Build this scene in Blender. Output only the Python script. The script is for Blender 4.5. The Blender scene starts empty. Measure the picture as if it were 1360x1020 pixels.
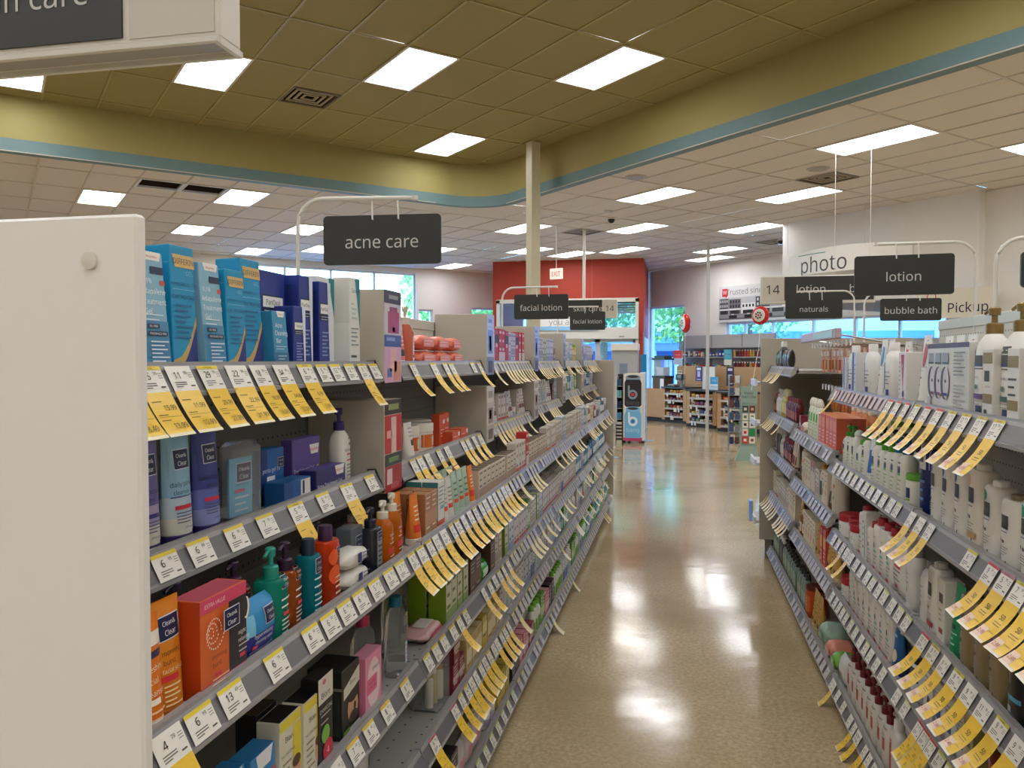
import bpy, random
from math import *
from mathutils import Vector, Matrix
random.seed(11)
S = bpy.context.scene
COL = S.collection
# ---------------------------------------------------------------- camera, sky, exposure
cd = bpy.data.cameras.new('camera'); cam = bpy.data.objects.new('camera', cd); COL.objects.link(cam)
cd.sensor_width = 36.0; cd.lens = 36.0 * 1051 / 1360; cd.clip_start = .02; cd.clip_end = 400
cam.location = (0, 0, 1.5); cam.rotation_euler = (radians(90 - 1.743), radians(0.02), radians(11.84))
S.camera = cam
S.view_settings.view_transform = 'Standard'; S.view_settings.look = 'None'
S.view_settings.gamma = 1; S.view_settings.use_curve_mapping = False
S.view_settings.exposure = .88
S.cycles.use_denoising = True
S.cycles.max_bounces = 8; S.cycles.diffuse_bounces = 5; S.cycles.transparent_max_bounces = 12
S.cycles.sample_clamp_indirect = 4.0
LIGHT = 6.0          # luminous ceiling panels
W = bpy.data.worlds.new('sky'); S.world = W; W.use_nodes = True
nt = W.node_tree; nt.nodes.clear()
wo = nt.nodes.new('ShaderNodeOutputWorld'); wb = nt.nodes.new('ShaderNodeBackground'); ws = nt.nodes.new('ShaderNodeTexSky')
ws.sky_type = 'NISHITA'; ws.sun_disc = False; ws.sun_elevation = radians(38); ws.sun_rotation = radians(200); ws.air_density = 1.6; ws.dust_density = .3; ws.ozone_density = 3
wb.inputs['Strength'].default_value = 1.0
wm = nt.nodes.new('ShaderNodeMix'); wm.data_type = 'RGBA'; wm.blend_type = 'MULTIPLY'; wm.inputs['Factor'].default_value = 1; wm.inputs[7].default_value = (.36, .68, 1.0, 1)   # daylight seen under a warm indoor white balance
nt.links.new(ws.outputs['Color'], wm.inputs[6]); nt.links.new(wm.outputs[2], wb.inputs['Color']); nt.links.new(wb.outputs['Background'], wo.inputs['Surface'])

sd = bpy.data.lights.new('sun', 'SUN'); sd.energy = 2.6; sd.angle = .01; sd.color = (.74, .88, 1.0)
sun = bpy.data.objects.new('sun', sd); COL.objects.link(sun); sun.rotation_euler = Vector((.35, .7, -.75)).to_track_quat('-Z', 'Y').to_euler()
# ---------------------------------------------------------------- materials
def lin(h):
    h = h.lstrip('#'); o = []
    for i in (0, 2, 4):
        c = int(h[i:i+2], 16) / 255; o.append(c / 12.92 if c <= .04045 else ((c + .055) / 1.055) ** 2.4)
    return (*o, 1)
MATS = {}
def M(key):
    """key: 'hex' or 'hex:rough' or 'hex:rough:metal' or a special name"""
    if key in MATS: return MATS[key]
    m = bpy.data.materials.new('m_' + key.replace(':', '_')); m.use_nodes = True
    b = m.node_tree.nodes['Principled BSDF']; p = key.split(':')
    if len(p[0]) == 6 and all(ch in '0123456789abcdef' for ch in p[0]):
        N, L = m.node_tree.nodes, m.node_tree.links
        rough = float(p[1]) if len(p) > 1 else .42
        nz = N.new('ShaderNodeTexNoise'); nz.inputs['Scale'].default_value = 14
        tc = N.new('ShaderNodeTexCoord'); L.new(tc.outputs['Object'], nz.inputs['Vector'])
        mr = N.new('ShaderNodeMapRange'); mr.inputs['To Min'].default_value = max(.03, rough - .06); mr.inputs['To Max'].default_value = rough + .06
        L.new(nz.outputs['Fac'], mr.inputs['Value']); L.new(mr.outputs['Result'], b.inputs['Roughness'])
        b.inputs['Base Color'].default_value = lin(p[0])
        if len(p) > 2: b.inputs['Metallic'].default_value = float(p[2])
    MATS[key] = m
    return m
def nodes(key):
    m = M(key); return m, m.node_tree.nodes, m.node_tree.links, m.node_tree.nodes['Principled BSDF']
def mix(N, L, fac, a, b):
    x = N.new('ShaderNodeMix'); x.data_type = 'RGBA'
    if fac is not None: L.new(fac, x.inputs['Factor'])
    for i, c in ((6, a), (7, b)):
        if isinstance(c, str): x.inputs[i].default_value = lin(c)
        else: L.new(c, x.inputs[i])
    return x.outputs[2]
# floor: speckled vinyl tile, waxed
m, N, L, b = nodes('floor_vinyl')
tc = N.new('ShaderNodeTexCoord')
n1 = N.new('ShaderNodeTexNoise'); n1.inputs['Scale'].default_value = 55; n1.inputs['Detail'].default_value = 8; n1.inputs['Roughness'].default_value = .7
n2 = N.new('ShaderNodeTexNoise'); n2.inputs['Scale'].default_value = .9; n2.inputs['Detail'].default_value = 5
n3 = N.new('ShaderNodeTexNoise'); n3.inputs['Scale'].default_value = 260; n3.inputs['Detail'].default_value = 3
for n in (n1, n2, n3): L.new(tc.outputs['Object'], n.inputs['Vector'])
r1 = N.new('ShaderNodeValToRGB'); r1.color_ramp.elements[0].position = .36; r1.color_ramp.elements[1].position = .66
r1.color_ramp.elements[0].color = lin('ad9873'); r1.color_ramp.elements[1].color = lin('d6c3a0'); L.new(n1.outputs['Fac'], r1.inputs['Fac'])
r3 = N.new('ShaderNodeValToRGB'); r3.color_ramp.elements[0].position = .30; r3.color_ramp.elements[1].position = .42; L.new(n3.outputs['Fac'], r3.inputs['Fac'])
c1 = mix(N, L, r3.outputs['Color'], '8a7656', r1.outputs['Color'])
r2 = N.new('ShaderNodeValToRGB'); r2.color_ramp.elements[0].position = .30; r2.color_ramp.elements[1].position = .55
L.new(n2.outputs['Fac'], r2.inputs['Fac'])
c2 = mix(N, L, r2.outputs['Color'], 'a38d6a', c1); L.new(c2, b.inputs['Base Color'])
mr = N.new('ShaderNodeMapRange'); mr.inputs['To Min'].default_value = .07; mr.inputs['To Max'].default_value = .16
L.new(n2.outputs['Fac'], mr.inputs['Value']); L.new(mr.outputs['Result'], b.inputs['Roughness'])
n4 = N.new('ShaderNodeTexNoise'); n4.inputs['Scale'].default_value = 3.2; n4.inputs['Detail'].default_value = 2; L.new(tc.outputs['Object'], n4.inputs['Vector'])
bp = N.new('ShaderNodeBump'); bp.inputs['Strength'].default_value = .035; bp.inputs['Distance'].default_value = .05
L.new(n4.outputs['Fac'], bp.inputs['Height']); L.new(bp.outputs['Normal'], b.inputs['Normal'])
b.inputs['Specular IOR Level'].default_value = .8
# pegboards: rows of small round holes
def peg(key, colr, hole, pitch=.0254):
    m, N, L, b = nodes(key); tc = N.new('ShaderNodeTexCoord'); sp = N.new('ShaderNodeSeparateXYZ'); L.new(tc.outputs['Object'], sp.inputs[0])
    ds = []
    for ax in ('Y', 'Z'):
        p = pitch if ax == 'Y' else pitch * 2
        d = N.new('ShaderNodeMath'); d.operation = 'DIVIDE'; d.inputs[1].default_value = p; L.new(sp.outputs[ax], d.inputs[0])
        f = N.new('ShaderNodeMath'); f.operation = 'FRACT'; L.new(d.outputs[0], f.inputs[0])
        s = N.new('ShaderNodeMath'); s.operation = 'SUBTRACT'; s.inputs[1].default_value = .5; L.new(f.outputs[0], s.inputs[0])
        q = N.new('ShaderNodeMath'); q.operation = 'MULTIPLY'; q.inputs[1].default_value = p; L.new(s.outputs[0], q.inputs[0])
        w = N.new('ShaderNodeMath'); w.operation = 'POWER'; w.inputs[1].default_value = 2; L.new(q.outputs[0], w.inputs[0]); ds.append(w)
    a = N.new('ShaderNodeMath'); a.operation = 'ADD'; L.new(ds[0].outputs[0], a.inputs[0]); L.new(ds[1].outputs[0], a.inputs[1])
    lt = N.new('ShaderNodeMath'); lt.operation = 'LESS_THAN'; lt.inputs[1].default_value = .0034 ** 2; L.new(a.outputs[0], lt.inputs[0])
    L.new(mix(N, L, lt.outputs[0], colr, hole), b.inputs['Base Color']); b.inputs['Roughness'].default_value = .5
peg('peg_shaded', '6f6e6a', '1a1a19'); peg('peg_white', 'cfcabd', '4a4640')  # darker board: shade below the top shelf put into its colour
def noisy(key, c1, c2, scale, rough, bump=0):
    m, N, L, b = nodes(key); tc = N.new('ShaderNodeTexCoord'); n = N.new('ShaderNodeTexNoise'); n.inputs['Scale'].default_value = scale; n.inputs['Detail'].default_value = 6
    L.new(tc.outputs['Object'], n.inputs['Vector']); L.new(mix(N, L, n.outputs['Fac'], c1, c2), b.inputs['Base Color']); b.inputs['Roughness'].default_value = rough
    if bump:
        bp = N.new('ShaderNodeBump'); bp.inputs['Strength'].default_value = bump; bp.inputs['Distance'].default_value = .01; L.new(n.outputs['Fac'], bp.inputs['Height']); L.new(bp.outputs['Normal'], b.inputs['Normal'])
noisy('tile_white', 'd0c8bc', 'dcd4c8', 90, .9, .25); noisy('tile_olive', '938756', '9c905f', 90, .85, .2)
noisy('wall_white', 'e2e0db', 'e7e5e1', 6, .75); noisy('wall_olive', '9c9056', 'a3975e', 5, .7); noisy('wall_teal', '648083', '6e8a8c', 5, .6)
noisy('wall_red', 'a2301f', 'ac3a27', 5, .6); noisy('wood_maple', 'b08a5e', 'c29c70', 9, .5); noisy('panel_white', 'e4e2dd', 'e9e7e2', 3, .35)
noisy('asphalt', 'a4aebc', 'b2bcca', 3, .9); noisy('leaves_a', '6a9a4a', 'a8cc78', 2.5, .7); noisy('leaves_b', '5a8a54', '8cb87a', 2.5, .7); noisy('bark', '5a4a3a', '7a6650', 8, .9)
def emit(key, colr, st):
    m, N, L, b = nodes(key); b.inputs['Base Color'].default_value = lin(colr); b.inputs['Emission Color'].default_value = lin(colr); b.inputs['Emission Strength'].default_value = st
emit('lamp', 'fbfcff', LIGHT); emit('exit_glow', 'fff0e6', .3)
def glassy(key, colr, rough, tr=1.0, ior=1.45, alpha=1):
    m, N, L, b = nodes(key); b.inputs['Base Color'].default_value = lin(colr); b.inputs['Roughness'].default_value = rough; b.inputs['Transmission Weight'].default_value = tr; b.inputs['IOR'].default_value = ior; b.inputs['Alpha'].default_value = alpha
glassy('pane', 'f4faff', .0, 1, 1.02); glassy('clear', 'f2f4f2', .08, .92, 1.12); glassy('amber_gel', 'd8702c', .15, .7, 1.2); glassy('coral_gel', 'e8836a', .15, .6, 1.2)
glassy('teal_gel', '1f9f88', .15, .5, 1.2); glassy('red_gel', 'd0431c', .15, .5, 1.2); glassy('aqua_gel', '128a9c', .15, .5, 1.2); glassy('orange_gel', 'e07818', .15, .5, 1.2)
glassy('clearpack', 'eef2f6', .12, .85, 1.05)

# ---------------------------------------------------------------- mesh builder
TXT = {}
try: FONT = bpy.data.fonts.load(bpy.utils.system_resource('DATAFILES', path='fonts') + '/NotoSansHebrew-Regular.woff2')
except Exception: FONT = None
def text_geo(s, res=1, bold=False):
    k = (s, res, bold)
    if k in TXT: return TXT[k]
    c = bpy.data.curves.new('t', 'FONT'); c.body = s; c.resolution_u = res; c.align_x = 'CENTER'; c.align_y = 'CENTER'; c.size = 1.0
    if FONT: c.font = FONT; c.size = 1.24
    if bold: c.offset = .005
    o = bpy.data.objects.new('t', c); me = bpy.data.meshes.new_from_object(o)
    vs = [(v.co.x, v.co.y) for v in me.vertices]; fs = [tuple(p.vertices) for p in me.polygons]
    bpy.data.objects.remove(o); bpy.data.curves.remove(c); bpy.data.meshes.remove(me)
    TXT[k] = (vs, fs); return TXT[k]
class MB:
    def __init__(s): s.v = []; s.f = []; s.fm = []; s.fs = []; s.mk = []
    def add(s, vs, fs, mat, smooth=False):
        o = len(s.v); s.v += [tuple(v) for v in vs]
        if mat not in s.mk: s.mk.append(mat)
        i = s.mk.index(mat)
        for f in fs: s.f.append(tuple(o + k for k in f)); s.fm.append(i); s.fs.append(smooth)
        return s
    def box(s, x0, x1, y0, y1, z0, z1, mat, b=0.0):
        if x0 > x1: x0, x1 = x1, x0
        if y0 > y1: y0, y1 = y1, y0
        if z0 > z1: z0, z1 = z1, z0
        b = min(b, (x1-x0)*.45, (y1-y0)*.45, (z1-z0)*.45)
        if b <= 0:
            v = [(x, y, z) for x in (x0, x1) for y in (y0, y1) for z in (z0, z1)]
            return s.add(v, [(0,1,3,2),(4,6,7,5),(0,4,5,1),(2,3,7,6),(0,2,6,4),(1,5,7,3)], mat)
        lo = (x0, y0, z0); hi = (x1, y1, z1); v = []; ix = {}
        for sx in (0, 1):
            for sy in (0, 1):
                for sz in (0, 1):
                    sg = (sx, sy, sz); p = [hi[k] if sg[k] else lo[k] for k in range(3)]
                    for ax in range(3):
                        q = [p[k] if k == ax else p[k] + (-b if sg[k] else b) for k in range(3)]
                        ix[(sg, ax)] = len(v); v.append(q)
        F = []
        for ax in range(3):
            u, w = [k for k in range(3) if k != ax]
            for sd in (0, 1):
                q = []
                for (i, j) in ((0,0),(1,0),(1,1),(0,1)):
                    sg = [0,0,0]; sg[ax] = sd; sg[u] = i; sg[w] = j; q.append(ix[(tuple(sg), ax)])
                F.append(q)
        for ax in range(3):
            u, w = [k for k in range(3) if k != ax]
            for i in (0, 1):
                for j in (0, 1):
                    a = [0,0,0]; a[u] = i; a[w] = j; c = list(a); c[ax] = 1; a = tuple(a); c = tuple(c)
                    F.append((ix[(a, u)], ix[(a, w)], ix[(c, w)], ix[(c, u)]))
        for sg in {k[0] for k in ix}: F.append(tuple(ix[(sg, k)] for k in range(3)))
        cx = Vector(((x0+x1)/2, (y0+y1)/2, (z0+z1)/2)); G = []
        for f in F:
            p = [Vector(v[i]) for i in f]; n = (p[1]-p[0]).cross(p[2]-p[0]); c = sum(p, Vector())/len(p)
            G.append(tuple(f) if n.dot(c - cx) > 0 else tuple(reversed(f)))
        return s.add(v, G, mat)
    def loft(s, rings, mat, caps=True, smooth=True):
        n = len(rings[0]); v = [p for r in rings for p in r]; f = []
        for k in range(len(rings)-1):
            for i in range(n):
                j = (i+1) % n; f.append((k*n+i, k*n+j, (k+1)*n+j, (k+1)*n+i))
        s.add(v, f, mat, smooth)
        if caps:
            o = len(v); s.add(rings[0], [tuple(reversed(range(n)))], mat); s.add(rings[-1], [tuple(range(n))], mat)
        return s
    def lathe(s, prof, mat, seg=16, cx=0, cy=0, caps=True):
        R = [[(cx + r*cos(2*pi*i/seg), cy + r*sin(2*pi*i/seg), z) for i in range(seg)] for r, z in prof]
        return s.loft(R, mat, caps)
    def tube(s, pts, r, mat, seg=8):
        P = [Vector(p) for p in pts]; R = []
        for k, p in enumerate(P):
            d = (P[min(k+1, len(P)-1)] - P[max(k-1, 0)]).normalized()
            a = d.cross(Vector((0,0,1)) if abs(d.z) < .9 else Vector((0,1,0))).normalized(); b = d.cross(a)
            R.append([tuple(p + (a*cos(2*pi*i/seg) + b*sin(2*pi*i/seg))*r) for i in range(seg)])
        return s.loft(R, mat)
    def text(s, t, fn, size, mat, res=1, bold=False, flip=False):
        vs, fs = text_geo(t, res, bold)
        return s.add([fn(x*size, y*size) for x, y in vs], [tuple(reversed(f)) for f in fs] if flip else fs, mat)
    def mesh(s, name):
        me = bpy.data.meshes.new(name); me.from_pydata(s.v, [], s.f)
        for k in s.mk: me.materials.append(M(k))
        me.polygons.foreach_set('material_index', s.fm); me.polygons.foreach_set('use_smooth', s.fs); me.update()
        if any(s.fs): me.set_sharp_from_angle(angle=radians(38))
        return me
    def build(s, name, parent=None, loc=None, kind=None):
        return link(name, s.mesh(name), parent, loc, kind)
def link(name, me, parent=None, loc=None, kind=None):
    o = bpy.data.objects.new(name, me); COL.objects.link(o)
    if parent: o.parent = parent
    if loc: o.location = loc
    if kind: o['kind'] = kind
    return o
def thing(name, label, cat, loc=(0,0,0), rz=0, group=None):
    o = bpy.data.objects.new(name, None); COL.objects.link(o); o.location = loc; o.rotation_euler = (0, 0, rz); o.empty_display_size = .05
    o['label'] = label; o['category'] = cat
    if group: o['group'] = group
    return o
def tag(o, label, cat, group=None):
    o['label'] = label; o['category'] = cat
    if group: o['group'] = group
    return o
RC = sqrt(.5)
def XY(u, v): return ((u - v)*RC, (u + v)*RC)      # building axes stand at 45 degrees to the aisle
R45 = pi/4
# ---------------------------------------------------------------- room shell
ZW, ZO = 4.04, 4.71                      # white ceiling, raised olive ceiling
def struct(mb, name, parent=None): return mb.build(name, parent, kind='structure')
def uvbox(mb, u0, u1, v0, v1, z0, z1, mat):
    P = [XY(u, v) for u, v in ((u0, v0), (u1, v0), (u1, v1), (u0, v1))]
    mb.add([(x, y, z0) for x, y in P] + [(x, y, z1) for x, y in P], [(3,2,1,0),(4,5,6,7),(0,1,5,4),(1,2,6,5),(2,3,7,6),(3,0,4,7)], mat)
    return mb
b = MB(); uvbox(b, -11, 16.1, -9, 20.3, -.1, 0, 'floor_vinyl'); floor = struct(b, 'floor')
# faint floor marker dots
for k, (x, y) in enumerate(((-.55, 14.9), (-1.0, 12.2))):
    b = MB(); b.lathe([(.12, .0005), (.12, .002)], '7fb0c4:.3', 24)
    tag(b.build('floor_sticker', loc=(x, y, 0)), ('round blue floor sticker ahead of the cardboard can display', 'round blue floor sticker beside the end of the cosmetics shelving')[k], 'sticker')

def proj(x, y, z):
    c, s_ = cos(radians(11.84)), sin(radians(11.84)); zc = -x*s_ + y*c; xc = x*c + y*s_
    if zc < .3: return None
    return 680 + 1051*xc/zc, 478 - 1051*(z-1.5)/zc
def visible(x, y, z, m=140):
    p = proj(x, y, z); return p is not None and -m < p[0] < 1360+m and -m < p[1] < 1020+m
# ceiling grids
Lw = {(8.28,4.83):'',(10.11,3.61):'',(8.28,8.49):'',(10.11,7.27):'',(10.11,10.93):'',(11.94,9.71):'',(11.94,13.37):'',(13.77,12.15):'',(14.75,13.37):'',(8.28,12.15):'',(10.11,14.59):'',(11.33,14.59):'',
 (1.13,13.37):'',(2.96,12.15):'',(2.96,15.81):'',(4.79,14.59):'',(4.79,18.25):'',(8.28,15.81):'',(10.11,18.25):'',(8.28,1.17):'',(10.11,-.05):'',(-.7,15.81):'',(-2.53,13.37):'',(6.0,17.03):''}
Lo = [(round(5.42 - 1.83*k, 2), round(6.21 + 1.22*k + 3.66*m_, 2)) for k in range(9) for m_ in range(-9, 2) if -7.5 < 6.21 + 1.22*k + 3.66*m_ < 10.5]
for v_ in (-2.49, -6.15): Lw[(8.28, v_)] = ''
for v_ in (-3.71, -7.37): Lw[(10.11, v_)] = ''
for v_ in (2.39, -1.27, -4.93): Lw[(11.94, v_)] = ''
VENT_W = [(1.74,12.15,'open'),(2.35,12.15,'open'),(9.5,6.63,'v'),(9.5,12.15,'v'),(13.77,10.93,'v')]
VENT_O = [(2.98,9.26,'v')]
def light(u, v, z, label, group=None):
    x, y = XY(u + .305, v + .61); t = thing('ceiling_light', label, 'ceiling light', (x, y, z), R45, group)
    b = MB()
    for a in ((-.305,-.28,-.61,.61),(.28,.305,-.61,.61),(-.28,.28,-.61,-.585),(-.28,.28,.585,.61)): b.box(a[0], a[1], a[2], a[3], -.012, .05, 'd8d4cc:.5')
    b.build('light_frame', t)
    b = MB(); b.box(-.279, .279, -.584, .584, .004, .03, 'lamp'); b.build('diffuser', t); return t
ORD = ['first','second','third','fourth','fifth','sixth','seventh','eighth','ninth','tenth','eleventh','twelfth','thirteenth','fourteenth','fifteenth','sixteenth','seventeenth','eighteenth','nineteenth','twentieth'] + ['%dth' % k for k in range(21, 60)]
nv = nw = nl = 0
for (u, v) in sorted(Lo, key=lambda p: p[0]+p[1]):
    x, y = XY(u+.3, v+.6)
    if visible(x, y, ZO, 10):
        nv += 1; light(u, v, ZO, f'bright recessed light panel in the olive ceiling, {ORD[nv-1]} from the near side')
    else: light(u, v, ZO, 'recessed light panel in the olive ceiling behind the photographer', 'olive ceiling lights behind the photographer')
for (u, v) in sorted(Lw, key=lambda p: p[0]+p[1]):
    x, y = XY(u+.3, v+.6)
    if visible(x, y, ZW, 10):
        if u > 7: nw += 1; light(u, v, ZW, f'white ceiling light panel past the teal band toward photo counter, {ORD[nw-1]} nearest')
        else: nl += 1; light(u, v, ZW, f'white ceiling light panel above the acne care side wall, {ORD[nl-1]} nearest')
    else: light(u, v, ZW, 'white ceiling light panel outside the view', 'white ceiling lights outside the view')
def vent(u, v, z, kind, label):
    x, y = XY(u + .305, v + .305); t = thing('ceiling_vent', label, 'vent', (x, y, z), R45)
    b = MB()
    for a in ((-.3,-.27,-.3,.3),(.27,.3,-.3,.3),(-.27,.27,-.3,-.27),(-.27,.27,.27,.3)): b.box(a[0], a[1], a[2], a[3], -.01, .02, '6e6450:.6' if kind == 'v' else 'cfd6e0:.5')
    b.build('vent_frame', t)
    b = MB(); b.box(-.3, .3, -.3, .3, .3, .32, '3a3024:.9')
    for a in ((-.3,-.285,-.3,.3),(.285,.3,-.3,.3),(-.285,.285,-.3,-.285),(-.285,.285,.285,.3)): b.box(a[0], a[1], a[2], a[3], .021, .3, '3a3024:.9')
    b.build('duct', t)
    if kind == 'v':
        for r in (.2, .13, .06):
            b = MB()
            for a in ((-r-.03,-r,-r-.03,r+.03),(r,r+.03,-r-.03,r+.03),(-r,r,-r-.03,-r),(-r,r,r,r+.03)): b.box(a[0], a[1], a[2], a[3], .0, .012, 'a0947a:.6')
            b.build('louver', t)
for i, (u, v, k) in enumerate(VENT_W): vent(u, v, ZW, k, ['open dark square return vent above the blue boxes, nearer one','open dark square return vent above the blue boxes, farther one','square louvered air vent in white ceiling between two lights','square louvered air vent in white ceiling before the red wall','small louvered air vent in white ceiling near the photo wall'][i])
vent(*VENT_O[0][:2], ZO, 'v', 'dusty louvered air vent in the olive ceiling')
def tile_mesh(w, l, mat):
    b = MB(); w2, l2 = w/2 - .004, l/2 - .004; e = .006
    b.add([(-w2,-l2,.004),(w2,-l2,.004),(w2,l2,.004),(-w2,l2,.004),(-w2+e,-l2+e,0),(w2-e,-l2+e,0),(w2-e,l2-e,0),(-w2+e,l2-e,0)], [(4,7,6,5),(0,4,5,1),(1,5,6,2),(2,6,7,3),(3,7,4,0)], mat); return b.mesh('ceiling_tile')
def grid(name, ul, vl, z, mat, grid_mat, keep, lights, vents, cap):
    b = MB()
    us, vs = (ul[0], ul[-1]), (vl[0], vl[-1])
    cells = []; tm = {}
    for i in range(len(ul)-1):
        for j in range(len(vl)-1):
            u0, u1, v0, v1 = ul[i], ul[i+1], vl[j], vl[j+1]; cu, cv = (u0+u1)/2, (v0+v1)/2
            if not keep(cu, cv): continue
            x, y = XY(cu, cv)
            uvbox(b, u0-.012, u0+.012, v0, v1, z-.006, z+.004, grid_mat); uvbox(b, u0, u1, v0-.012, v0+.012, z-.006, z+.004, grid_mat)
            if any(abs(u0-a) < .2 and abs(v0-c) < .2 for a, c in lights): continue
            vv = [q for q in vents if abs(u0-q[0]) < .2 and v0-.2 < q[1] < v1-.2]
            if vv:
                a, c = (vv[0][1]+.61, v1) if abs(vv[0][1]-v0) < .2 else (v0, vv[0][1])
                if c - a > .1: cells.append((u0, u1, a, c))
                continue
            cells.append((u0, u1, v0, v1))
    par = b.build(name, kind='structure')
    vis = []; rest = MB()
    for c in cells:
        x, y = XY((c[0]+c[1])/2, (c[2]+c[3])/2)
        if visible(x, y, z, 90): vis.append((hypot(x, y), c, x, y))
        else: uvbox(rest, c[0]+.004, c[1]-.004, c[2]+.004, c[3]-.004, z, z+.01, mat)
    vis.sort()
    for k, (d, c, x, y) in enumerate(vis):
        w, l = round(c[1]-c[0], 3), round(c[3]-c[2], 3)
        if k >= cap: uvbox(rest, c[0]+.004, c[1]-.004, c[2]+.004, c[3]-.004, z, z+.01, mat); continue
        if (w, l) not in tm: tm[(w, l)] = tile_mesh(w, l, mat)
        o = link('ceiling_tile', tm[(w, l)], par, (x, y, z + random.choice((.004,.004,.006)))); o.rotation_euler.z = R45
    if rest.v: rest.build('ceiling_tile_field', par, kind='stuff')
    return par
uw = [-10.46 + .61*k for k in range(29) if -10.46 + .61*k < 6.7] + [7.0, 7.67] + [7.67 + .61*k for k in range(1, 14)] + [15.9]
vw = [-8.59 + 1.22*k for k in range(17) if -8.59 + 1.22*k < 11.2] + [11.45] + [12.15 + 1.22*k for k in range(7)] + [20.05]
uw = sorted(set(round(u, 3) for u in uw)); vw = sorted(set(round(v, 3) for v in vw))
corner = lambda u, v: u > 6.0 and u < 7.67 and v > 10.9 and v < 12.15
grid('ceiling', uw, vw, ZW, 'tile_white', 'c9c1b5:.6', lambda u, v: (u > 7.0 or v > 11.45) and not corner(u, v), list(Lw), VENT_W, 285)
uo = [-9.83 + .61*k for k in range(30)] ; vo = [-7.21 + 1.22*k for k in range(17)]
grid('ceiling', uo, vo, ZO, 'tile_olive', 'a3955c:.5', lambda u, v: u < 7.4 and v < 11.9, Lo, VENT_O, 285)
# soffit fascia between the two ceilings (olive with teal stripe), rounded at the corner
path = [(7.0, -9), (7.0, 10.7)] + [(6.3 + .7*cos(a), 10.75 + .7*sin(a)) for a in [radians(5*k) for k in range(0, 19)]] + [(6.2, 11.45), (-11, 11.45)]
outp = [(7.12, -9), (7.12, 10.7)] + [(6.3 + .82*cos(a), 10.75 + .82*sin(a)) for a in [radians(5*k) for k in range(0, 19)]] + [(6.2, 11.57), (-11, 11.57)]
def band(z0, z1, mat, off, name):
    b = MB(); n = len(path)
    P = [XY(u, v) for u, v in path]; Q = [XY(u, v) for u, v in outp]
    v = [(x, y, z0) for x, y in P] + [(x, y, z1) for x, y in P] + [(x, y, z0) for x, y in Q] + [(x, y, z1) for x, y in Q]; f = []
    for i in range(n-1): f += [(i, i+1, n+i+1, n+i), (2*n+i, 3*n+i, 3*n+i+1, 2*n+i+1), (i, 2*n+i, 2*n+i+1, i+1), (n+i, n+i+1, 3*n+i+1, 3*n+i)]
    b.add(v, f, mat, True); return struct(b, name)
band(ZW + .155, ZO + .02, 'wall_olive', 0, 'trim_1'); band(ZW - .01, ZW + .155, 'wall_teal', 0, 'trim_2')
b = MB(); A = [(7.1, 10.93)] + [(6.3 + .75*cos(radians(10*k)), 10.75 + .75*sin(radians(10*k))) for k in range(2, 10)] + [(6.0, 11.5)]
O = [(7.67, 10.93)] + [(7.67, 10.93 + 1.22*k/5) for k in range(1, 5)] + [(7.67 - 1.65*k/4, 12.15) for k in range(0, 4)] + [(6.0, 12.15)]
A = [XY(*p) for p in A]; O = [XY(*p) for p in O]; n = len(A)
b.add([(x, y, ZW) for x, y in A] + [(x, y, ZW) for x, y in O], [(i, n+i, n+i+1, i+1) for i in range(n-1)], 'tile_white'); struct(b, 'ceiling')
# walls
def wallrun(name, axis, c, th, a0, a1, z0, z1, holes, mat):
    """wall along v (axis 'u' fixed at c) or along u (axis 'v' fixed at c); holes (a0,a1,z0,z1)"""
    b = MB(); cuts = sorted({a0, a1, *[h[0] for h in holes], *[h[1] for h in holes]})
    for s0, s1 in zip(cuts, cuts[1:]):
        m = (s0+s1)/2; hs = [h for h in holes if h[0] < m < h[1]]; zs = [(z0, z1)]
        if hs: h = hs[0]; zs = [(z0, h[2]), (h[3], z1)]
        for q0, q1 in zs:
            if q1 - q0 < .01: continue
            if axis == 'u': uvbox(b, c, c+th, s0, s1, q0, q1, mat)
            else: uvbox(b, s0, s1, c, c+th, q0, q1, mat)
    return struct(b, name)
HR = [(15.65, 17.1, .1, 3.02), (8.5, 14.2, 1.9, 2.46)]
HL = [(5.0, 9.88, .9, 3.9), (9.95, 10.4, 2.0, 2.92), (11.65, 12.6, 2.0, 3.03)]
wallrun('wall_right', 'u', 15.9, .25, -9, 17.12, 0, ZW+.1, HR, 'wall_white'); wallrun('wall_left', 'v', 20.0, .25, -11, 13.3, 0, ZW+.1, HL, 'wall_white')
wallrun('wall_back', 'v', -9.2, .2, -11, 16.1, 0, 4.9, [], 'wall_white'); wallrun('wall_side', 'u', -11.2, .2, -9, 20.3, 0, 4.9, [], 'wall_white')
b = MB(); uvbox(b, -11, 16.1, -9, 20.3, 4.9, 5.0, 'wall_white'); struct(b, 'ceiling')
nwin = [0]
def window(axis, c, h, bars, zbars=()):
    nwin[0] += 1; b = MB(); g = MB(); a0, a1, z0, z1 = h; e = .05
    def bx(m, s0, s1, q0, q1, d0, d1, mat): (uvbox(m, c+d0, c+d1, s0, s1, q0, q1, mat) if axis == 'u' else uvbox(m, s0, s1, c+d0, c+d1, q0, q1, mat))
    for s in [a0, a1-e] + [a0 + (a1-a0)*k - e/2 for k in bars]: bx(b, s, s+e, z0, z1, .08, .16, 'd9dce0:.4')
    for q in [z0, z1-e] + list(zbars): bx(b, a0, a1, q, q+e, .08, .16, 'd9dce0:.4')
    o = struct(b, f'window_{nwin[0]}'); bx(g, a0, a1, z0, z1, .11, .118, 'pane'); g.build('pane', o)
window('u', 15.9, HR[0], (), (1.52,)); window('u', 15.9, HR[1], (.18, .36, .55, .75, .9)); window('v', 20, HL[0], (.25, .5, .75), (2.6,)); window('v', 20, HL[1], ()); window('v', 20, HL[2], ())
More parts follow.
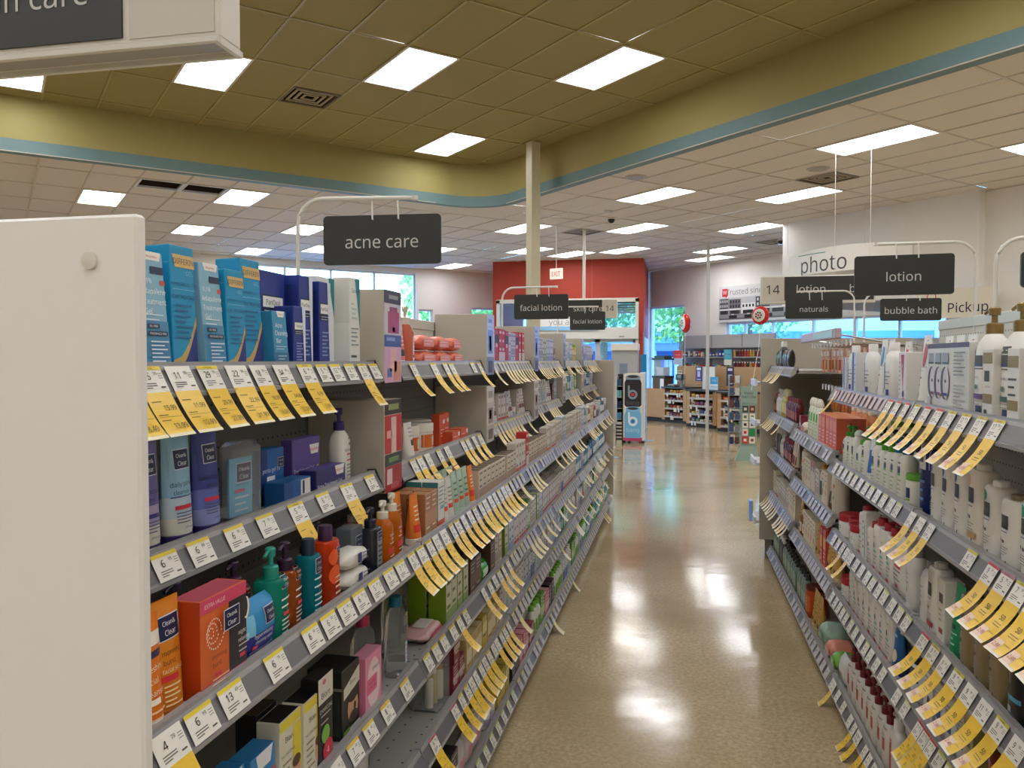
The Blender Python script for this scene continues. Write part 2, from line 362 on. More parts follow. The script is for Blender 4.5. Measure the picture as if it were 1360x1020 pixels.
# low photo-department header wall and the wall beyond it
b = MB(); uvbox(b, 12.4, 12.62, 6.3, 9.62, 2.5, ZW+.05, 'wall_white'); uvbox(b, 12.4, 15.9, 9.6, 9.7, 2.5, ZW+.05, 'wall_white'); struct(b, 'wall_header')
b = MB(); uvbox(b, 12.55, 12.75, -2, 6.3, 0, ZW+.05, 'wall_white'); uvbox(b, 12.38, 12.75, 6.15, 6.3, 0, ZW+.05, 'wall_white'); struct(b, 'wall_far')
# entrance vestibule across the building corner, red, facing down the aisle
VX0, VX1, VY = -4.72, -.85, 20.1
b = MB()
b.box(VX0, VX1, VY, VY+.14, 3.04, ZW+.05, 'wall_red'); b.box(VX0, -4.62, VY, VY+.14, 0, 3.04, 'wall_red'); b.box(-.97, VX1, VY, VY+.14, 0, 3.04, 'wall_red')
b.box(VX1-.13, VX1, VY+.141, 23.3, 2.1, ZW+.05, 'wall_red'); b.box(VX0, VX0+.13, VY+.141, 23.56, 0, ZW+.05, 'wall_red')
b.box(VX1-.13, VX1, VY+.141, 23.3, 0, 2.099, 'd6d2c8:.5')
for x in (-3.55, -2.15): b.box(x, x+.008, VY-.004, VY, 3.04, ZW, 'c9705f:.6')
struct(b, 'wall_entrance')
b = MB(); FR = 'd5d3cb:.45'
for x in (-4.62, -3.0, -1.05): b.box(x, x+.08, VY-.03, VY+.1, 0, 3.04, FR)
b.box(-4.62, -.97, VY-.03, VY+.1, 2.96, 3.06, FR); b.box(-4.62, -.97, VY-.09, VY+.1, 2.03, 2.32, FR); b.box(-1.45, -1.32, VY-.095, VY-.09, 2.07, 2.10, '8a8a88')
d1 = struct(b, 'door_1')
for x0, x1 in ((-4.54,-3.78),(-3.78,-3.0),(-2.92,-2.0),(-2.0,-1.05)):
    b = MB()
    for a in ((x0, x0+.06, 0, 2.03), (x1-.06, x1, 0, 2.03), (x0, x1, 0, .25), (x0, x1, 1.95, 2.03), (x0, x1, 1.0, 1.06)): b.box(a[0], a[1], VY+.02, VY+.06, a[2], a[3], 'b9bcc0:.35')
    dl = b.build('door_leaf', d1); b = MB(); b.box(x0+.06, x1-.06, VY+.036, VY+.042, .25, 1.95, 'pane'); b.build('pane', dl)
b = MB(); b.box(-4.54, -3.0, VY+.03, VY+.036, 2.32, 2.96, 'pane'); b.box(-2.92, -1.05, VY+.03, VY+.036, 2.32, 2.96, 'pane'); b.build('pane', d1)
t = thing('roller_shutter', 'half-drawn grey slatted shutter inside the entrance window', 'shutter', (-1.5, VY+.2, 0))
for k in range(5):
    b = MB(); b.box(-.55, .45, -.01, .01, 2.68 + k*.062, 2.73 + k*.062, '7d8a94:.5'); b.build('slat', t)
b = MB(); b.box(-.55, .45, -.03, .03, 2.98, 3.05, '8c979f:.5'); b.build('roller_box', t)
t = thing('banner', 'white hanging banner with grey lettering inside the entrance', 'banner', (-2.75, VY-.12, 2.42))
b = MB(); b.box(-.78, .78, -.006, .006, -.17, .22, 'eceae6:.6'); b.box(-.78, .78, -.0075, -.006, -.17, -.07, '8ec4ee:.6'); b.build('banner_sheet', t)
b = MB(); b.text('you again', lambda x, y: (x, -.009, y + .05), .21, '9a9a9a'); b.build('lettering', t)
t = thing('exit_sign', 'illuminated exit sign with red letters hanging before the red wall', 'sign', (-2.25, 14.8, 3.02))
b = MB(); b.box(-.13, .13, -.02, .02, 0, .2, 'exit_glow'); b.build('sign_box', t)
b = MB(); b.text('EXIT', lambda x, y: (x*.8, -.022, y + .1), .12, 'd02a1e', 2, True); b.build('lettering', t)
b = MB(); b.tube([(0,0,.2),(0,0,1.03)], .008, 'dddad2'); b.build('hanger', t); t.rotation_euler.z = radians(-22)
# columns
t = thing('column', 'cream square column rising into the olive ceiling', 'column', (*XY(6.7, 9.68), 0), R45)
b = MB(); b.box(-.078, .078, -.078, .078, 0, ZO, 'c9c2a8:.4', .006); b.build('shaft', t)
b = MB(); b.box(-.095, .095, -.095, .095, ZO-.012, ZO-.002, 'a3955c'); b.build('collar', t)
t = thing('pole', 'thin grey ceiling pole by the checkout counters', 'pole', (.63, 17.71, 0))
b = MB(); b.box(-.035, .035, -.035, .035, 0, ZW, 'c4c6c2:.4', .005); b.build('shaft', t); b = MB(); b.box(-.06, .06, -.06, .06, ZW-.015, ZW-.002, 'd8d8d4'); b.build('collar', t)
# small ceiling devices
def device(x, y, z, kind, label):
    t = thing(kind, label, kind.replace('_', ' '), (x, y, z)); b = MB()
    if kind == 'security_camera':
        b.lathe([(.075, -.03), (.08, 0)], 'd5d2cc', 20); b.build('mount', t); b = MB(); b.lathe([(.01, -.1), (.04, -.09), (.06, -.06), (.065, -.03)], '15161a:.15', 20); b.build('dome', t)
    elif kind == 'smoke_detector': b.lathe([(.03, -.05), (.06, -.045), (.07, -.015), (.075, 0)], 'cfcac2', 20); b.build('housing', t)
    else: b.lathe([(.14, -.012), (.15, 0)], 'b5aea2', 24); b.build('grille', t); b = MB(); b.lathe([(.12, -.016), (.12, -.012)], '9d968a', 24); b.build('cover', t)
device(-1.18, 14.28, ZW, 'security_camera', 'black dome security camera beside a round smoke detector')
device(-1.18, 13.62, ZW, 'smoke_detector', 'pale round smoke detector next to a dome camera')
device(-.59, 11.19, ZW, 'ceiling_speaker', 'flush round ceiling speaker near the teal band')
device(1.81, 11.21, ZW, 'ceiling_speaker', 'flush round ceiling speaker beside a louvered vent')
device(2.11, 17.58, ZW, 'security_camera', 'black dome camera near the small vent by the photo wall')
device(1.42, 22.0, ZW, 'security_camera', 'black dome camera at the wall above the old photograph poster')
# ---------------------------------------------------------------- outside
b = MB(); b.box(-60, 60, 20, 90, -.35, -.12, 'asphalt'); struct(b, 'ground')
def tree(x, y, h, r, key, label):
    t = thing('tree', label, 'tree', (x, y, -.12), 0, None); b = MB(); b.lathe([(.2, 0), (.15, h*.35), (.08, h*.7)], 'bark', 8); b.build('trunk', t)
    b = MB(); V = []; F = []
    for k in range(2600):
        while 1:
            p = Vector((random.uniform(-1,1), random.uniform(-1,1), random.uniform(-1,1)))
            if .35 < p.length < 1: break
        p = Vector((p.x*r, p.y*r, h*.62 + p.z*h*.34)); a = Vector((random.gauss(0,1), random.gauss(0,1), random.gauss(0,1))).normalized(); c = a.orthogonal().normalized(); d = a.cross(c); s_ = random.uniform(.09, .2); o = len(V)
        V += [p + c*s_, p + d*s_*.6, p - c*s_, p - d*s_*.6]; F.append((o, o+1, o+2, o+3))
    b.add(V, F, key); o = b.build('foliage', t, kind='stuff')
for a in ((-8.5,30,7,2.2,'leaves_a','green tree outside the entrance, seen at the vestibule edge'),(-3.2,35,8,2.6,'leaves_b','green tree outside, seen through the vestibule transom'),(.2,29,7.5,2.4,'leaves_a','bright green tree outside the tall side window'),(3.2,38,8,2.8,'leaves_b','green tree outside behind the tall side window'),(-9.5,38,7,2.2,'leaves_a','green tree outside past the small side windows')): tree(*a)
t = thing('building', 'blue-shadowed low shop building across the parking area', 'building', (3, 44, -.12))
b = MB(); b.box(-14, 12, 0, 6, 0, 5.2, '9db6e0:.8'); b.build('wall', t); b = MB(); b.box(-14.2, 12.2, -.9, 0, 2.5, 3.1, '4c7cd0:.7'); b.build('awning', t)  # blue outdoor shade put into the wall colour
for k in range(6):
    b = MB(); b.box(-8+2.8*k, -6+2.8*k, -.06, 0, .3, 2.1, '35507c:.1'); w = b.build('window', t); b = MB(); b.box(-7.05+2.8*k, -6.95+2.8*k, -.09, -.06, .3, 2.1, 'b8c8e0'); b.build('mullion', w)
t = thing('building', 'long pale blue building beyond the strip windows', 'building', (24, 26, -.12), radians(-45))
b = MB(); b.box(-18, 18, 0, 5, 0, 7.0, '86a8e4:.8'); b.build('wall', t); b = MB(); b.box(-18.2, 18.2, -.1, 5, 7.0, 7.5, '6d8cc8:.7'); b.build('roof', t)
# ---------------------------------------------------------------- gantry and wall signs
def arrow_arm(b, pts, r=.006): b.tube(pts, r, 'dcd9d0:.35', 8)
def hang_sign(label, x0, x1, z0, z1, y, text, base, toward, th=.026, rz=0):
    """dark hanging sign on a curved arm that rises from the shelving; base=(x,y,z)"""
    cx, w, hgt = (x0+x1)/2, x1-x0, z1-z0
    t = thing('aisle_sign', label, 'sign', (cx, y, z0), rz); b = MB(); r = .012; P = []
    for (sx, sz, a0) in ((1,1,0),(-1,1,90),(-1,-1,180),(1,-1,270)):
        for k in range(5):
            a = radians(a0 + 22.5*k); P.append((sx*(w/2-r) + r*cos(a), (hgt/2) + sz*(hgt/2-r) + r*sin(a)))
    n = len(P); b.add([(x, -.004, z) for x, z in P] + [(x, .004, z) for x, z in P], [tuple(range(n)), tuple(range(2*n-1, n-1, -1))] + [(i, n+i, n+(i+1)%n, (i+1)%n) for i in range(n)], '2b2d29:.4')
    b.build('sign_plate', t)
    if text:
        b = MB(); b.text(text, lambda x, z: (x, -.0048, z + hgt*.47), th*1.85, 'c9c9c4', 3); b.build('lettering', t)
    # arm in the sign's frame
    c, s_ = cos(-rz), sin(-rz); bx, by = base[0]-cx, base[1]-y; bx, by = bx*c - by*s_, bx*s_ + by*c; bz = base[2]-z0
    top = hgt + .045; d = 1 if toward > 0 else -1; R = .07
    pts = [(bx, by, bz), (bx, by, top - R)] + [(bx + d*R*(1-cos(radians(a))), by*(1 - .0), top - R + R*sin(radians(a))) for a in (20,40,60,75,90)] + [(d*w*.2, by*.3, top), (d*w*.28, 0, top)]
    b = MB(); arrow_arm(b, pts); b.build('arm', t)
    b = MB(); b.lathe([(.009, -.006), (.009, .006)], 'dcd9d0', 10); o = b.build('end_cap', t); o.location = (d*w*.28, 0, top)
    for k in (-.08, .14):
        b = MB(); b.tube([(w*k, -.006, top), (w*k+.002, -.007, hgt-.012), (w*k+.002, .006, hgt-.014)], .0026, 'e6e4de', 6); b.build('hook', t)
hang_sign('dark hanging sign reading acne care', -.985, -.645, 1.768, 1.906, 2.11, 'acne care', (-1.05, 2.07, 1.55), 1, rz=radians(4))
hang_sign('dark hanging sign reading facial lotion, the larger nearer one', -.971, -.641, 1.744, 1.893, 4.7, 'facial lotion', (-1.05, 4.72, 1.55), 1)
hang_sign('dark hanging sign reading facial lotion, the smaller one under skin care', -.941, -.628, 1.765, 1.926, 7.0, 'facial lotion', (-1.05, 6.99, 1.55), 1)
hang_sign('dark hanging sign reading lotion over the white pump bottles', .672, 1.022, 1.749, 1.903, 3.3, 'lotion', (1.1, 3.3, 1.6), -1, rz=radians(-5))
hang_sign('dark hanging sign reading bubble bath', 1.09, 1.40, 1.714, 1.836, 4.7, 'bubble bath', (1.03, 4.8, 1.6), 1)
hang_sign('dark hanging sign reading naturals', .705, 1.065, 1.775, 1.912, 5.6, 'naturals', (1.14, 5.6, 1.6), -1)
hang_sign('dark hanging sign cut by the frame edge beyond the pegboard', .93, 1.27, 1.70, 1.80, 2.45, '', (.885, 2.5, 1.6), 1)
def gantry(label, x0, x1, z0, z1, y, numw, num_right, words, poles, rz=0, pr=.012):
    t = thing('aisle_marker', label, 'sign', ((x0+x1)/2, y, z0), rz); w, hgt = x1-x0, z1-z0
    b = MB(); b.box(-w/2, w/2, -.055, .055, 0, hgt, 'd6d1c4:.45', .008); b.build('sign_box', t)
    d0, d1 = (-w/2 + .02, w/2 - numw) if num_right else (-w/2 + numw, w/2 - .02)
    b = MB(); b.box(d0, d1, -.062, -.055, .02, hgt-.012, '2b2d29:.4'); b.build('dark_panel', t)
    b = MB(); 
    for s_, fx, fz, sz in words: b.text(s_, lambda x, z: (d0 + (d1-d0)*fx + x, -.064, hgt*fz + z), sz, 'c4c4bf', 2)
    b.build('lettering', t)
    nx = (d1 + w/2)/2 if num_right else (d0 - w/2)/2
    b = MB(); b.box(nx-numw/2+.02, nx+numw/2-.012, -.058, -.055, .015, hgt-.015, 'c9c3b4:.45'); b.text('14', lambda x, z: (nx + x, -.0605, hgt*.5 + z), .15, '1c1c1c', 3); b.build('number_panel', t)
    b = MB(); b.box(-w/2, w/2, -.064, -.05, -.014, .004, 'd2cec2:.35', .002); b.box(-w/2, w/2, .05, .064, -.014, .004, 'd2cec2:.35', .002); b.box(w/2-.014, w/2, -.05, .05, -.014, .004, 'd2cec2:.35'); b.box(-w/2+.02, w/2-.02, -.03, .03, -.004, -.001, '8f8c84:.3'); b.build('bottom_rail', t)
    for px in poles: b = MB(); b.tube([(px, 0, hgt), (px, 0, (ZO if y < 8 else ZW) - z0)], pr, 'dddad2'); b.build('hanger', t)
gantry('far aisle marker with skin care and number 14', -2.46, -1.157, 2.326, 2.679, 15.5, .29, True, [('skin care', .72, .5, .14)], [0], 0, .03)
gantry('aisle marker with number 14 beside lotion and bath panels', .989, 2.30, 2.20, 2.52, 10.2, .275, False, [('lotion', .3, .5, .13), ('bath', .86, .5, .13)], [.2, .6], 0, .003)
gantry('large close aisle marker cut by the picture top, reading skin care', -2.56, -1.18, 2.345, 2.71, 1.95, .285, True, [('skin care', .725, .42, .096)], [-.3, .3])
# photo department sign, curved panel hung on wires
t = thing('photo_sign', 'curved white hanging panel reading photo with a teal line', 'sign', (*XY(12.0, 8.1), 2.98), R45)
b = MB(); n = 24; P = []
for k in range(n+1):
    a = -1 + 2*k/n; P.append((-(1-a*a)*.22, a*1.15))
# local x = u, local y = v ; panel bulges toward the room (-u)
top = lambda y: .36 + .06*(1-(y/1.15)**2); V = []
for x, y in P: V += [(x, y, 0), (x, y, top(y)), (x+.02, y, 0), (x+.02, y, top(y))]
F = []
for k in range(n): a = 4*k; F += [(a, a+1, a+5, a+4), (a+2, a+6, a+7, a+3), (a+1, a+3, a+7, a+5), (a, a+4, a+6, a+2)]
b.add(V, F, 'e8e5de:.5'); b.build('panel', t)
sx = lambda y: -(1-(y/1.15)**2)*.22 - .004
b = MB(); b.text('photo', lambda x, z: (sx(.33 - x), .33 - x, .17 + z), .36, '4a4a4c', 3); b.build('lettering', t)
b = MB(); b.add([(sx(y) , y, z) for y in (.25,.4,.55,.7,.8,.88) for z in (.335, .348)], [(2*i, 2*i+1, 2*i+3, 2*i+2) for i in range(5)], '2f8f8c'); b.build('teal_line', t)
for y in (1.1, -.4): b = MB(); b.tube([(-.1, y, .38), (-.1, y, ZW-2.98)], .002, 'b0b0b0', 5); b.build('wire', t)
t = thing('pickup_sign', 'cream board reading Pickup with a red ring mark', 'sign', (*XY(12.28, 6.3), 2.14), R45)
b = MB(); b.box(0, .03, -.45, .75, 0, .45, 'd9d2bf:.5'); b.build('board', t)
b = MB(); b.text('Pickup', lambda x, z: (-.002, -.05 - x, .16 + z), .2, '1f1f3a', 3, True); b.build('lettering', t)
b = MB(); b.add([(-.003, .5 + r*cos(2*pi*k/24), .34 + r*sin(2*pi*k/24)) for k in range(24) for r in (.06, .075)], [(2*k, 2*k+1, (2*k+3)%48, (2*k+2)%48) for k in range(24)], 'b8392f'); b.build('ring', t)
# old-photograph poster on the right wall
t = thing('poster', 'long poster of an old black and white storefront, lettered Trusted since 1901', 'poster', (*XY(15.86, 13.1), 2.47), R45)
b = MB(); b.box(-.02, .02, -1.3, 1.28, 0, .92, 'd4d6d8:.5'); b.build('board', t)
b = MB(); b.text('Trusted since 1901', lambda x, z: (-.022, .15 - x, .77 + z), .2, '77797c', 2); b.build('lettering', t)
b = MB(); b.box(-.023, -.02, .98, 1.16, .66, .86, 'cf3038'); b.add([(-.024, 1.08, .68), (-.024, 1.02, .62), (-.024, 1.0, .68)], [(0,1,2)], 'cf3038'); b.text('W', lambda x, z: (-.0245, 1.07 - x, .77 + z), .15, 'f2e6e6', 2, True); b.build('logo', t)
b = MB(); b.box(-.0225, -.02, -1.28, 1.26, .06, .62, 'b9bcc0')
e_ = .0226
def q_(y0, y1, z0, z1, c):
    global e_
    e_ += .00002; b.box(-e_, -.02, y0, y1, z0, z1, c)
q_(-1.28, 1.26, .06, .2, '8c9096'); q_(-1.28, 1.26, .06, .1, '60646a')
for k, (y1, y0, z1, c) in enumerate(((1.24,.95,.6,'4a4e54'),(.93,.55,.58,'6a6e76'),(.53,.1,.46,'e0e2e4'),(.08,-.35,.6,'3c4046'),(-.37,-.8,.5,'9a9ea4'),(-.82,-1.25,.6,'50545a'))):
    q_(y0, y1, .2, z1, c); dk = '1f2226' if c > '5' else 'c4c8cc'
    for a in range(4):
        for r in range(3):
            if z1 - .12*r - .1 > .3: q_(y0 + .03 + (y1-y0)*a/4.2, y0 + .03 + (y1-y0)*(a+.55)/4.2, z1-.1-.12*r, z1-.03-.12*r, dk)
    q_(y0, y1, .3, .34, 'dcdee0'); q_(y0 + .05, y1 - .05, .2, .29, '26292d')
for y in (.8, .3, -.3, -.9): q_(y-.13, y+.13, .09, .17, '17191c'); q_(y-.07, y+.08, .17, .215, '2a2d31'); q_(y-.05, y+.06, .175, .205, 'c0c4c8')
b.build('photograph', t)
# round foil balloons on ribbons
def balloon(x, y, z, r, ry, label, low):
    t = thing('foil_balloon', label, 'balloon', (x, y, z), ry); b = MB(); R = []
    for k in range(13):
        a = -1 + 2*k/12; rr = r*(1-a*a)**.5 if abs(a) < 1 else .004; R.append([(rr*cos(2*pi*i/24), a*r*.42, rr*sin(2*pi*i/24)) for i in range(24)])
    b.loft(R, 'c8202a:.18'); b.build('foil', t)
    b = MB(); b.loft([[(q*r*cos(2*pi*i/24), y*r, q*r*sin(2*pi*i/24)) for i in range(24)] for q, y in ((.70, -.28), (.64, -.36), (.3, -.43), (.02, -.435))], 'e9e2da:.3')
    for k in range(7): a = 2*pi*k/7; b.box(r*.3*cos(a)-r*.09, r*.3*cos(a)+r*.09, -r*.44, -r*.40, r*.3*sin(a)-r*.09, r*.3*sin(a)+r*.09, '3a3032:.3')
    b.box(-r*.1, r*.1, -r*.45, -r*.4, -r*.1, r*.1, 'c8202a:.3'); b.build('face', t)
    b = MB(); b.tube([(0, 0, -r), (-.02, 0, -r-.3), (-.06, .02, (-r+low)/2), (-.14, .03, low)], .005, 'e8e8ea', 6); b.build('ribbon', t)
balloon(1.07, 11.0, 2.09, .125, -.6, 'red round foil balloon with a pale face in front of the poster', -1.0)
balloon(.14, 16.0, 2.22, .19, -1.2, 'red round foil balloon seen edge-on beside the tall window', -1.2)
# ---------------------------------------------------------------- checkout counters (face the room along -u)
def counter(u, v0, v1, h, levels, label, panel=1.35, screen='maple'):
    vc = (v0+v1)/2; w = v1-v0; t = thing('checkout_counter', label, 'counter', (*XY(u, vc), 0), R45)
    b = MB(); b.box(0.02, .55, -w/2, w/2, 0, .09, '2c2a28:.6'); b.build('plinth', t)
    b = MB()
    for s_ in (-1, 1): b.box(0, .5, s_*w/2 - (.1 if s_ > 0 else 0), s_*w/2 + (.1 if s_ < 0 else 0), .07, h, 'wood_maple')
    b.box(.42, .46, -w/2, w/2, .07, h, '4a3628:.6'); b.box(.5, .54, -w/2, w/2, .07, panel, 'wood_maple'); b.build('cabinet', t)
    b = MB(); b.box(-.03, .55, -w/2-.01, w/2+.01, h, h+.04, '353848:.3', .006); b.build('counter_top', t)
    out = []
    for z in levels:
        b = MB(); b.box(.0, .42, -w/2+.1, w/2-.1, z, z+.02, '9a948c:.4'); b.box(-.012, 0, -w/2+.1, w/2-.1, z-.01, z+.035, 'b9b6b2:.3'); s_ = b.build('shelf', t)
        for k in range(random.choice((2, 3))):
            y = random.uniform(-w/2+.15, w/2-.15); b = MB(); b.box(-.03, -.013, y-.022, y+.022, z-.06, z+.03, 'd8d4ca:.5'); b.build('price_tag', s_)
        out.append(z+.02)
    return t, out
def on_counter(u, v, du, dv, z): return (*XY(u+du, v+dv), z)
cnt = {}
c2 = counter(13.45, 13.18, 13.98, .82, (.14, .33, .52, .68), 'maple checkout counter with four candy shelves, second from the entrance')
c3 = counter(13.05, 11.9, 12.78, .80, (.1, .28, .46, .63), 'maple checkout counter with four candy shelves below the blue notice')
c4 = counter(12.7, 10.7, 11.55, .80, (.1, .28, .46, .63), 'maple checkout counter partly hidden by the card display')
CND = ['a8452e','d8b84a','4a5a9a','7a3a6a','c86a3a','5a7a4a','e0d8c8','b83a3a','3a3a44','d0a070']
def candy(label, u, v, z, w, h_, colr, g):
    b = MB(); b.box(.02, .16, -w/2, w/2, 0, h_, colr, .008); b.box(.018, .02, -w*.3, w*.2, h_*.3, h_*.6, random.choice(['a87850','d8c068','8a3a2a','3a3a5a'])); o = b.build('candy_box', None, (*XY(u, v), z)); o.rotation_euler.z = R45; tag(o, label, 'box', g)
for (u, v0, v1, zz, nm) in ((13.45, 13.18, 13.98, c2[1], 'second checkout counter'), (13.05, 11.9, 12.78, c3[1], 'counter below the blue notice'), (12.7, 10.7, 11.55, c4[1], 'counter behind the card display')):
    for i, z in enumerate(zz):
        n = 5 if v0 > 11 else 3; st = (v1-v0-.24)/n
        for k in range(n): candy(f'small candy box on {["lowest","second lowest","third","top"][i]} shelf of {nm}, {ORD[k]} along', u, v1-.12-st*(k+.5), z+.001, st*.8, random.uniform(.05, .1), random.choice(CND), 'candy boxes in ' + nm)
# the plain end counter with a heated display case
t = thing('checkout_counter', 'plain tan counter with black base nearest the entrance', 'counter', (*XY(13.5, 14.31), 0), R45)
b = MB(); b.box(.05, .5, -.3, .3, 0, .1, '1d1c1c:.5'); b.build('plinth', t); b = MB(); b.box(0, .52, -.31, .31, .1, .8, 'wood_maple', .006); b.build('cabinet', t)
t = thing('display_case', 'black framed glass display case on the tan counter', 'display case', (*XY(13.62, 14.28), .8), R45)
b = MB(); b.box(0, .3, -.2, .2, 0, .26, '5d4a3a:.5'); b.box(-.01, .31, -.22, .22, .26, .31, '17181a:.3'); b.build('base', t)
b = MB(); b.box(.02, .28, -.18, .18, .31, .7, 'clearpack'); b.build('glass_box', t); b = MB(); b.box(.05, .25, -.12, .12, .315, .52, 'dfeaf2:.5'); b.build('contents', t)
b = MB(); b.box(-.01, .31, -.22, .22, .7, .74, '17181a:.3'); b.box(.02, .28, -.17, .17, .74, .8, '2c2a2a:.4'); b.build('lid', t)
t = thing('notice', 'white folded notice leaning against the display case base', 'notice', (*XY(13.58, 14.12), .8), R45); b = MB(); b.box(0, .01, -.06, .06, 0, .24, 'e9ecf0'); b.build('sheet', t)
t = thing('card_terminal', 'dark card payment terminal on a stand at the second counter', 'terminal', (*XY(13.5, 13.45), .862), R45)
b = MB(); b.box(.05, .15, -.04, .04, 0, .16, '8a857c'); b.build('stand', t); b = MB(); b.box(-.02, .1, -.1, .12, .16, .30, '26282c:.3', .012); b.build('body', t); b = MB(); b.box(-.024, -.02, -.07, .05, .22, .28, '6a7480:.2'); b.build('screen', t)
t = thing('scanner_tray', 'flat dark tray with small goods on the second counter', 'tray', (*XY(13.48, 13.75), .862), R45); b = MB(); b.box(0, .2, -.16, .16, 0, .03, '3a3c42:.4', .005); b.build('tray', t); b = MB(); b.box(.04, .16, -.1, .1, .03, .06, 'a8a49a'); b.build('goods', t)
def flat_sign(name, label, u, v, z0, w, h_, parts):
    t = thing(name, label, 'notice', (*XY(u, v), z0), R45)
    b = MB(); b.box(-.006, 0, -w/2, w/2, 0, h_, parts[0]); b.build('sheet', t)
    b = MB()
    for (y0, y1, z0_, z1_, c) in parts[1:]: b.box(-.009, -.006, -w*y1, -w*y0, h_*z0_, h_*z1_, c)
    if b.v: b.build('print', t)
flat_sign('notice', 'large white board standing on the counter beside a purple notice', 13.3, 12.35, .845, .36, .5, ['e2e0da', (-.5,-.42,.1,.9,'e8e6e0')])
flat_sign('notice', 'purple and white notice on the left of the white board', 13.28, 12.62, 1.02, .2, .33, ['45307c', (-.3,.3,.75,.92,'e8e4f0'), (-.2,.2,.3,.68,'c8bfe0'), (-.3,.3,.08,.16,'b0a6d0')])
flat_sign('notice', 'blue and white notice standing at the counter front', 13.15, 12.05, .845, .22, .28, ['dfe8f0', (-.5,.5,.45,1,'35a5d8'), (-.3,.3,.65,.8,'d8eef8'), (-.4,.4,.2,.25,'9ab')]) if 0 else flat_sign('notice', 'blue and white notice standing at the counter front', 13.15, 12.05, .845, .22, .28, ['dfe8f0', (-.5,.5,.45,1,'35a5d8'), (-.3,.3,.65,.8,'d8eef8'), (-.4,.4,.2,.25,'99aabb')])
flat_sign('notice', 'dark blue notice with white figure behind the card display', 12.9, 11.38, .95, .2, .4, ['2a2a52', (-.3,.3,.8,.92,'d8d4e8'), (-.25,.3,.1,.6,'a8c4ec')])
flat_sign('notice', 'tan framed price list on the second counter screen', 13.92, 13.85, .98, .15, .27, ['d9d2c4', (-.4,.4,.8,.9,'8a8074'), (-.4,.4,.5,.55,'a89c8c'), (-.4,.4,.3,.35,'a89c8c')])
flat_sign('notice', 'small teal notice above the counters before the merchandise wall', 14.2, 12.6, 1.38, .22, .36, ['d8cfc0', (-.5,.5,.35,1,'3c9cb4'), (-.3,.3,.6,.75,'9fd4e0')])
flat_sign('notice', 'red and white notice beside the tall window', 14.4, 14.4, 1.38, .3, .36, ['c4dcf4', (-.5,.5,.45,1,'e0505c'), (-.3,.3,.65,.72,'f8d0d4')])
# merchandise wall behind the counters
t = thing('merchandise_wall', 'long grey wall shelving behind the checkout counters', 'shelving', (*XY(15.5, 14.0), 0), R45)
b = MB(); b.box(.25, .3, -1.5, 1.55, 0, 2.15, 'a5a6a6:.6'); b.build('back_panel', t)
for z in (.5, .95, 1.25, 1.58, 1.83): b = MB(); b.box(0, .25, -1.45, 1.5, z-.03, z, '9a9c9c:.5'); b.build('shelf', t)
for k in range(4): b = MB(); b.box(.24, .252, -1.5+k*1.01, -1.48+k*1.01, 0, 2.15, '7a7c7c:.6'); b.build('upright', t)
PK = ['c83a30','d8a030','3858a8','4a8a48','783048','c87838','e0d8c8','384058','a83838','58a0b0']
for i, (z, y0, y1, n, nm) in enumerate(((1.585, .65, 1.4, 8, 'upper row near window'), (1.255, .65, 1.4, 9, 'lower row near window'), (1.585, -.2, .45, 6, 'blue upper row in the middle'), (1.255, -.2, .5, 6, 'lower row in the middle'), (.955, -1.3, 1.4, 18, 'row behind the counter screens'))):
    for k in range(n):
        y = y1 - (y1-y0)*(k+.5)/n; h_ = random.uniform(.1, .17); w = (y1-y0)/n*.8; cc = random.choice(['3858a8','2c4890','486ab8']) if 'blue' in nm else random.choice(PK)
        b = MB(); b.box(.06, .14, -w/2, w/2, 0, h_, cc, .006); b.box(.056, .06, -w*.35, w*.35, h_*.25, h_*.6, random.choice(['f0e8d8','e8d070','d8e0e8'])); c, s_ = RC, RC
        o = b.build('small_pack', None, (XY(15.5, 14.0)[0] - y*RC, XY(15.5, 14.0)[1] + y*RC, z)); o.rotation_euler.z = R45; tag(o, f'small bright pack on the merchandise wall, {nm}, {ORD[k]} from window', 'pack', 'small packs on the merchandise wall')
for r in range(2):
    for k in range(12):
        y = -.35 - k*.085; h_ = random.uniform(.15, .21); z = 1.75 - r*.3
        b = MB(); b.box(.12, .15, -.035, .035, -h_, 0, random.choice(['8a2a2a','b8482a','5a2028','a85a2a','302428','c89838']), .005); b.box(.115, .12, -.02, .02, -.03, 0, 'e8e6e0'); b.tube([(.13, 0, .005), (.25, 0, .005)], .003, 'c8c8c8', 5)
        o = b.build('hanging_pack', None, (XY(15.5, 14.0)[0] - y*RC, XY(15.5, 14.0)[1] + y*RC, z)); o.rotation_euler.z = R45; tag(o, f'small red-brown pack on a wall hook, {["upper","lower"][r]} hook row, {ORD[k]} from window', 'pack', 'packs on the wall hooks')
